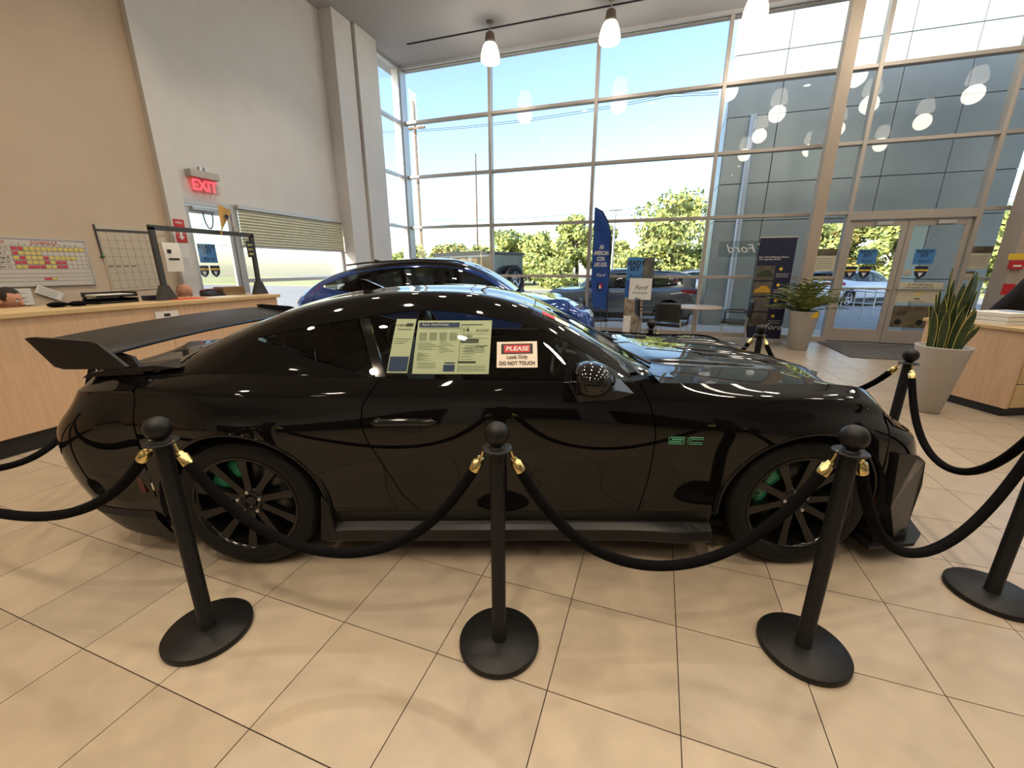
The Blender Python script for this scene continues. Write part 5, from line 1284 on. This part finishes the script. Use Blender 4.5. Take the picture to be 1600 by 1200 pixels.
for k, s_ in enumerate(('AN','AMERICAN','ICON.','LIKE GOE.')): lettering('word', s_, .125, M_whitep, fl, frame((-.20,-.02,1.90-.125*k), (1,0,0), (0,0,1)), sx=.52, bold=.003)
lettering('word', 'Ford', .10, M_whitep, fl, frame((-.19,-.02,1.30), (1,0,0), (0,0,1)), shear=.35)
MB().box(-.26,-.19,-.02,-.016,1.0,1.11).build('blue_patch', M_navy, fl); MB().box(-.19,-.14,-.02,-.016,1.0,1.11).build('red_patch', M_red, fl); MB().prism([(-.215,1.0),(-.165,1.0),(-.175,1.06),(-.20,1.09),(-.21,1.06)], -.022, -.016).build('white_figure', M_whitep, fl)
# ------------------------------------------------------------------ meeting table and chairs
tb = empty('meeting_table', (.85, 8.95, 0), label='round pale-topped meeting table by the glass wall', cat='table')
MB().lathe([(.0001,.70),(.49,.70),(.50,.706),(.50,.722),(.495,.727),(.0001,.727)], n=40).build('table_top', mat('pale_grey_oak_top', srgb(176,160,146), .35, var=.08, scale=4, stretch=(1,8,1)), tb)
MB().cyl((0,0,.03), .045, .67, 16).build('table_post', M_steel, tb); MB().lathe([(.0001,0),(.26,0),(.26,.012),(.05,.03),(.0001,.03)], n=32).build('table_foot', M_steel, tb)
M_chair = mat('black_vinyl', (.014,.014,.015), .4, var=.15, scale=30, bump=.06)
def office_chair(x, y, rz, label):
    e = empty('visitor_chair', (x, y, 0), rz, label, 'chair', 'black visitor chairs at the meeting table')   # faces +y
    MB().box(-.235,.235,-.22,.22,.42,.475,.022).build('seat', M_chair, e)
    P = [[(xx, -.235-.03*(1-(xx/.23)**2)-.10*(z-.5)*.7, z) for z in np.linspace(.52,.86,8)] for xx in np.linspace(-.225,.225,9)]
    Q = [[(p[0], p[1]-.035, p[2]) for p in row] for row in P]
    b = MB().grid(P).grid(Q, flip=True)
    for A, B in ((P[0],Q[0]), (P[-1],Q[-1]), ([r[0] for r in P],[r[0] for r in Q]), ([r[-1] for r in P],[r[-1] for r in Q])): b.grid([A,B])
    b.build('backrest', M_chair, e, recalc=True, weld=True)
    for sx in (-1, 1):
        MB().tube([(sx*.24,.20,0),(sx*.235,.18,.42)], .013, 8).build('leg', M_steel, e); MB().tube([(sx*.24,-.28,0),(sx*.235,-.20,.44),(sx*.22,-.235,.56)], .013, 8).build('leg', M_steel, e)
        MB().tube([(sx*.245,.16,.44),(sx*.27,.16,.64),(sx*.27,.10,.655),(sx*.27,-.16,.655),(sx*.24,-.235,.62)], .013, 8).build('arm_rest', M_black, e)
office_chair(.40, 8.22, R(-20), 'black visitor chair with its back to the camera at the meeting table'); office_chair(1.58, 9.05, R(82), 'black visitor chair at the right of the meeting table beside the banner')
office_chair(.02, 9.02, R(-80), 'black visitor chair seen side-on left of the meeting table'); office_chair(-1.05, 8.55, R(-70), 'black visitor chair by the feather flag')
# ------------------------------------------------------------------ planters
M_pot = mat('light_grey_planter', srgb(182,178,174), .5, var=.05, scale=5); M_soil = mat('dark_soil', (.03,.022,.016), .95, var=.3, scale=30)
LEAF = [mat('dark_palm_leaf', srgb(86,104,52), .45, var=.25, scale=6), mat('olive_palm_leaf', srgb(132,140,78), .45, var=.25, scale=6)]
def pot(e, r0, r1, h):
    MB().lathe([(.0001,0),(r0,0),(r0+.01,.01),(r1,h-.01),(r1+.002,h),(r1-.022,h),(r1-.03,h-.06),(.0001,h-.06)], n=40).build('pot', M_pot, e); MB().lathe([(.0001,h-.055),(r1-.03,h-.055)], n=30).build('soil', M_soil, e)
p1 = empty('potted_palm', (2.68, 8.82, 0), label='leafy green plant in a tall grey pot by the square column', cat='plant'); pot(p1, .135, .235, .71)
rg = np.random.default_rng(3)
for k in range(84):
    a = rg.uniform(0, 2*PI); q = rg.uniform(.12,.62); top = rg.uniform(.22,.78)*(1-.55*q); m = MB(); st_ = []
    for t in np.linspace(0,1,7): st_.append(Vector((q*math.cos(a)*t**1.1, q*math.sin(a)*t**1.1, .66+top*(1.5*t-.5*t*t)-.10*q*t*t)))
    m.tube(st_, [.005]*3+[.004]*2+[.003,.002], 5)
    for i in range(2, 7):
        for sd_ in (-1, 1):
            c = st_[i]; d = (st_[i]-st_[i-1]).normalized(); n_ = d.cross(Vector((0,0,1))).normalized()*sd_; l_ = rg.uniform(.10,.17)
            t_ = c+(d*.6+n_*.75+Vector((0,0,-.22))).normalized()*l_; mid = c.lerp(t_,.5)+Vector((0,0,.012)); w_ = d*.021
            m.add([c, mid-w_, t_, mid+w_], [(0,1,2,3)])
    m.build('frond', LEAF[k % 2], p1)
MB().add([(.05,-.225,.60),(.16,-.205,.62),(.15,-.21,.72),(.03,-.22,.70),(.05,-.225,.596),(.16,-.205,.616)], [(0,1,2,3)]).build('yellow_leaf', M_yellow, p1)
p2 = empty('snake_plant', (2.88, 5.30, 0), label='striped snake plant in a tall grey pot beside the right desk', cat='plant'); pot(p2, .105, .215, .70)
M_sn = mat('snake_leaf_green', srgb(58,78,46), .4, var=.35, scale=9, stretch=(1,1,3)); M_se = mat('snake_leaf_edge', srgb(176,170,96), .45, var=.1)
for k in range(26):
    a = k*2.4; q = .02+.11*math.sqrt(k/26); H = rg.uniform(.42,.62)+(.22 if k < 6 else 0)-(.16 if k > 17 else 0); lean = rg.uniform(.02,.08)+.04*(k > 14); w_ = rg.uniform(.028,.042)
    lf = MB(); ed = MB(); rowsL = []; tw = rg.uniform(-1,1)
    for t in np.linspace(0,1,9):
        c = Vector((q*math.cos(a)+lean*math.cos(a)*t**1.6, q*math.sin(a)+lean*math.sin(a)*t**1.6, .63+H*t)); ww = w_*(.7+.6*t)*(1-t**5)+.001; an = a+PI/2+tw*t; d = Vector((math.cos(an), math.sin(an), 0)); nn = Vector((math.cos(a), math.sin(a), 0))*.010
        rowsL.append([c-d*ww, c-d*ww*.82+nn*.5, c-nn, c+d*ww*.82+nn*.5, c+d*ww])
    lf.grid([r_[1:4] for r_ in rowsL]); ed.grid([r_[0:2] for r_ in rowsL]); ed.grid([r_[3:5] for r_ in rowsL])
    o = lf.build('leaf', M_sn, p2); ed.build('leaf_margin', M_se, o)
# ------------------------------------------------------------------ sales desk on the right
dk = empty('sales_desk', (3.50, 5.29, 0), math.atan2(.40,.917), 'maple sales desk with drawers beside the snake plant', 'desk')   # local x right-away, y to the back-left
MB().box(0,.03,.0,.95,.09,.86).build('side_panel', M_wood, dk); MB().box(.03,1.55,.90,.95,.09,.86).build('back_panel', M_wood, dk); MB().box(1.52,1.55,0,.90,.09,.86).build('side_panel', M_wood, dk)
MB().box(.02,1.53,.04,.92,0,.09).build('kick_plate', M_black, dk); MB().box(-.02,1.58,-.03,.98,.86,.895,.004).build('worktop', M_woodtop, dk)
for k in range(3):
    d_ = MB().box(.04,.52,-.005,.02,.10+.25*k,.34+.25*k,.003).build('drawer', M_woodtop, dk); MB().tube([(.22,-.03,.22+.25*k),(.34,-.03,.22+.25*k)], .007, 6).build('handle', M_brass, d_)
MB().box(.55,1.5,.02,.04,.10,.85).build('modesty_panel', M_wood, dk)
Tm = Matrix.Translation((3.50,5.29,0)) @ Matrix.Rotation(math.atan2(.40,.917), 4, 'Z')
def on_desk(name, lab, cat, x, y, rz): 
    p = Tm @ Vector((x, y, .895)); return empty(name, p, math.atan2(.40,.917)+rz, lab, cat)
s1 = on_desk('paper_stack', 'stack of white paper boxes on the right desk', 'papers', .30, .45, .05)
for k in range(3): MB().box(-.26+.01*k,.26,-.19,.19-.01*k,.042*k,.042*k+.038,.003).build('paper_bundle', M_paper, s1)
MB().box(.0,.16,-.195,-.19,.02,.075).build('dark_label', M_ink, s1); MB().box(.02,.10,-.12,.08,.122,.126).build('blue_card', M_bluedec, s1)
s2 = on_desk('paper_stack', 'loose white forms lying at the front of the right desk', 'papers', .85, .25, -.1); MB().box(-.2,.2,-.14,.14,0,.02).build('paper_bundle', M_paper, s2)
# alarm boxes on the right column
x_, z_ = at_glass(1588,401,9.495); o = MB().box(-.10,.10,-.004,.0,-.05,.05).build('yellow_notice', M_yellow, label='yellow notice on the right column above the red alarm box', cat='notice'); o.location = (x_, 9.498, z_)
x_, z_ = at_glass(1586,414,9.495); al = empty('fire_alarm_pull', (x_, 9.498, z_), label='red fire alarm pull box on the right column', cat='alarm'); MB().box(-.09,.09,-.05,0,-.07,.07,.006).build('case', M_red, al); MB().box(-.05,.05,-.062,-.05,-.03,.0).build('pull_handle', M_whitep, al)
x_, z_ = at_glass(1575,452,9.495); o = MB().box(-.08,.08,-.004,.0,-.09,.09).build('red_notice', M_red, label='red notice low on the right column', cat='notice'); o.location = (x_, 9.498, z_)

# ------------------------------------------------------------------ people
M_skin = mat('skin_light', srgb(206,150,124), .55, var=.08, scale=12); M_hair = mat('dark_brown_hair', srgb(44,34,28), .7, var=.3, scale=60, bump=.3, bscale=200); M_hairg = mat('cropped_grey_hair', srgb(150,130,116), .8, var=.2, scale=80)
M_blk = mat('black_cotton', (.014,.014,.016), .85, var=.2, scale=30, bump=.1); M_shirt = mat('grey_shirt', srgb(120,124,134), .85, var=.1, scale=20); M_trou = mat('dark_trousers', srgb(38,40,48), .85, var=.15, scale=20)
def person(name, label, loc, rz, joints, shirt, hair, head_tilt=(0,0), bald=False):
    """joints: dict of points (x right, y facing, z up); one continuous skinned body, then head features"""
    J = joints; order = ['pelvis','waist','chest','neck0','neck','head0']
    V = []; E = []; RAD = []; idx = {}
    def add(k, p, r, par=None):
        idx[k] = len(V); V.append(p); RAD.append(r)
        if par is not None: E.append((idx[par], idx[k]))
    add('pelvis', J['pelvis'], .145); add('waist', J['waist'], .13, 'pelvis'); add('chest', J['chest'], .155, 'waist'); add('neck0', J['neck'], .07, 'chest'); add('skull', J['head'], .062, 'neck0')
    for s_ in ('l','r'):
        add('sh'+s_, J['sh'+s_], .068, 'chest'); add('el'+s_, J['el'+s_], .046, 'sh'+s_); add('wr'+s_, J['wr'+s_], .030, 'el'+s_)
        w = Vector(J['wr'+s_]); d = (w-Vector(J['el'+s_])).normalized(); side = d.cross(Vector((0,0,1))); side = side.normalized() if side.length > .1 else Vector((1,0,0))
        add('pm'+s_, tuple(w+d*.07), .034, 'wr'+s_)
        for k, (o, l_) in enumerate(((-.03,.075),(-.01,.088),(.01,.083),(.03,.066))):
            add('f%s%d' % (s_,k), tuple(w+d*.115+side*o), .0095, 'pm'+s_); add('g%s%d' % (s_,k), tuple(w+d*(.115+l_)+side*o*1.15+Vector((0,0,-.02))), .008, 'f%s%d' % (s_,k))
        add('t0'+s_, tuple(w+d*.045+side*(-.045 if s_ == 'r' else .045)), .011, 'pm'+s_); add('t1'+s_, tuple(w+d*.10+side*(-.07 if s_ == 'r' else .07)), .009, 't0'+s_)
        add('hp'+s_, J['hp'+s_], .098, 'pelvis'); add('kn'+s_, J['kn'+s_], .066, 'hp'+s_); add('an'+s_, J['an'+s_], .042, 'kn'+s_); a_ = Vector(J['an'+s_]); add('to'+s_, tuple(a_+Vector((0,.17,-.045))), .036, 'an'+s_)
    me = bpy.data.meshes.new(name); me.from_pydata(V, E, []); o = bpy.data.objects.new(name, me); COL.objects.link(o)
    md = o.modifiers.new('skin', 'SKIN'); sv = me.skin_vertices[0].data
    for i, r_ in enumerate(RAD): sv[i].radius = (r_*(1.25 if i in (0,1,2) else 1), r_*(.85 if i in (0,1,2) else 1)); sv[i].use_root = (i == 0)
    md.use_smooth_shade = True; sb = o.modifiers.new('sub', 'SUBSURF'); sb.levels = 2; sb.render_levels = 2
    dg = bpy.context.evaluated_depsgraph_get(); m2 = bpy.data.meshes.new_from_object(o.evaluated_get(dg)); bpy.data.objects.remove(o); bpy.data.meshes.remove(me)
    # head with features added to the same mesh
    bm = bmesh.new(); bm.from_mesh(m2); bpy.data.meshes.remove(m2)
    hd = Vector(J['head'])+Vector((0,.01,.075)); RM = Euler((head_tilt[0], 0, head_tilt[1])).to_matrix()
    def blob(c, s_, sub=3):
        r_ = bmesh.ops.create_icosphere(bm, subdivisions=sub, radius=1)
        for v in r_['verts']: v.co = hd+RM @ Vector((c[0]+v.co.x*s_[0], c[1]+v.co.y*s_[1], c[2]+v.co.z*s_[2]))
        return r_['verts']
    skull = blob((0,0,.02), (.076,.098,.118))
    for v in skull:
        q = RM.inverted() @ (v.co-hd)
        if q.z < -.02 and q.y > 0: q.x *= .86; q.y *= 1.0-.15*min(1, (-.02-q.z)/.08)
        v.co = hd+RM @ q
    blob((0,.098,.0), (.012,.020,.024), 2); blob((0,.108,-.008), (.015,.013,.010), 2); blob((0,.087,-.048), (.024,.010,.007), 2); blob((0,.08,-.082), (.030,.02,.018), 2)
    for s_ in (-1,1): blob((s_*.077,-.008,.005), (.010,.020,.030), 2)
    head_verts = len(bm.verts); bm.verts.ensure_lookup_table()
    top_z = Vector(J['neck']).z+.005
    for f in bm.faces:
        f.smooth = True; c = f.calc_center_median(); hand = any((c-Vector(J['wr'+s_])).dot((Vector(J['wr'+s_])-Vector(J['el'+s_])).normalized()) > 0 and (c-Vector(J['wr'+s_])).length < .26 for s_ in 'lr')
        near_head = (c-hd).length < .19 and c.z > top_z-.0
        low = c.z < Vector(J['pelvis']).z+.03 and not hand and all((c-Vector(J['el'+s_])).length > .12 for s_ in 'lr')
        f.material_index = 0 if (hand or near_head) else (2 if low else 1)
    m3 = bpy.data.meshes.new(name); bm.to_mesh(m3); bm.free()
    for m in (M_skin, shirt, M_trou): m3.materials.append(m)
    b = bpy.data.objects.new(name, m3); link(b); b.location = loc; b.rotation_euler = (0,0,rz); tag(b, label, 'person')
    hb = bmesh.new(); r_ = bmesh.ops.create_icosphere(hb, subdivisions=4, radius=1)
    for v in r_['verts']: v.co = Vector((v.co.x*.081, v.co.y*.102-.004, v.co.z*.122+.024))
    kill = [v for v in hb.verts if (v.co.y > .045-.25*max(0,.10-v.co.z)*0 and v.co.z < .09) or v.co.z < (-.03 if v.co.y < 0 else .02) or (bald and v.co.z > .055)]
    bmesh.ops.delete(hb, geom=kill, context='VERTS')
    for v in hb.verts: v.co = hd+RM @ v.co
    for f in hb.faces: f.smooth = True
    hm = bpy.data.meshes.new('hair'); hb.to_mesh(hm); hb.free(); hm.materials.append(hair); ho = bpy.data.objects.new('hair', hm); link(ho, b)
    for s_ in (-1,1):
        eye = MB().sphere(tuple(hd+RM @ Vector((s_*.030,.086,.022))), .0125, 12, 8).build('eye', M_whitep, b); MB().sphere(tuple(hd+RM @ Vector((s_*.030,.0955,.022))), .0052, 8, 6).build('iris', M_ink, eye)
        MB().tube([tuple(hd+RM @ Vector((s_*(.030+q),.094-abs(q)*.15,.040+.004*(1-abs(q)/.018)))) for q in (-.016,0,.016)], .0032, 6).build('eyebrow', hair, b)
    return b
def seated(lean=.08, hh=0.0, look=0.0):
    y = lean
    return dict(pelvis=(0,0,.50+hh), waist=(0,.02+y*.3,.66+hh), chest=(0,.03+y*.8,.86+hh), neck=(0,.05+y*1.1,1.04+hh), head=(0,.07+y*1.3,1.12+hh),
        shl=(-.19,.03+y,.97+hh), shr=(.19,.03+y,.97+hh), ell=(-.24,.14+y,.74+hh), elr=(.24,.14+y,.74+hh), wrl=(-.16,.36+y,.76+hh), wrr=(.16,.36+y,.76+hh),
        hpl=(-.10,.04,.49+hh), hpr=(.10,.04,.49+hh), knl=(-.13,.46,.50), knr=(.13,.46,.50), anl=(-.13,.44,.09), anr=(.13,.44,.09))
def standing(lean=0.0):
    y = lean
    return dict(pelvis=(0,0,.95), waist=(0,y*.35,1.10), chest=(0,y*.75,1.32), neck=(0,.0+y*1.05,1.50), head=(0,.02+y*1.25,1.59), shl=(-.19,y,1.43), shr=(.19,y,1.43), ell=(-.25,y+.02,1.15), elr=(.25,y+.02,1.15), wrl=(-.20,y+.22,1.05), wrr=(.20,y+.22,1.05),
        hpl=(-.10,0,.90), hpr=(.10,0,.90), knl=(-.11,.03,.50), knr=(.11,.03,.50), anl=(-.11,0,.09), anr=(.11,0,.09))
def stool(x, y, rz, label):
    e = empty('office_chair', (x, y, 0), rz, label, 'chair')
    MB().box(-.23,.23,-.22,.22,.34,.39,.02).build('seat', M_chair, e); MB().box(-.2,.2,-.29,-.24,.45,.80,.02).build('backrest', M_chair, e); MB().cyl((0,0,.06), .03, .29, 12).build('gas_post', M_steel, e); MB().box(-.02,.02,-.27,-.22,.37,.5).build('back_bracket', M_steel, e)
    for k in range(5): a = 2*PI*k/5; MB().tube([(0,0,.07),(.27*math.cos(a),.27*math.sin(a),.04)], .018, 6).build('leg', M_black, e)
person('person', 'bald man bending low behind the reception counter, only his scalp showing', (-5.99,3.80,-.01), R(-95), seated(.16,-.05), M_blk, M_hairg, (-.55,.15), True); stool(-5.99,3.80,R(-95),'black office chair behind the counter under the bald man')
person('person', 'man with short dark hair seated behind the counter at the left frame edge', (-6.0,2.25,-.01), R(-80), seated(.05,-.04), M_shirt, M_hair, (-.12,.3)); stool(-6.0,2.25,R(-80),'black office chair behind the counter at the left frame edge')
person('person', 'person in black jacket leaning over the right desk at the frame edge', (4.34,7.08,0), R(195), standing(.42), M_blk, M_hair, (-.5,0))
px_, py_ = cam_to_world(-2.5, -1.1); person('person', 'man in black standing behind the camera, mirrored in the coupe flank', (px_, py_, 0), R(5), standing(.02), M_blk, M_hair)
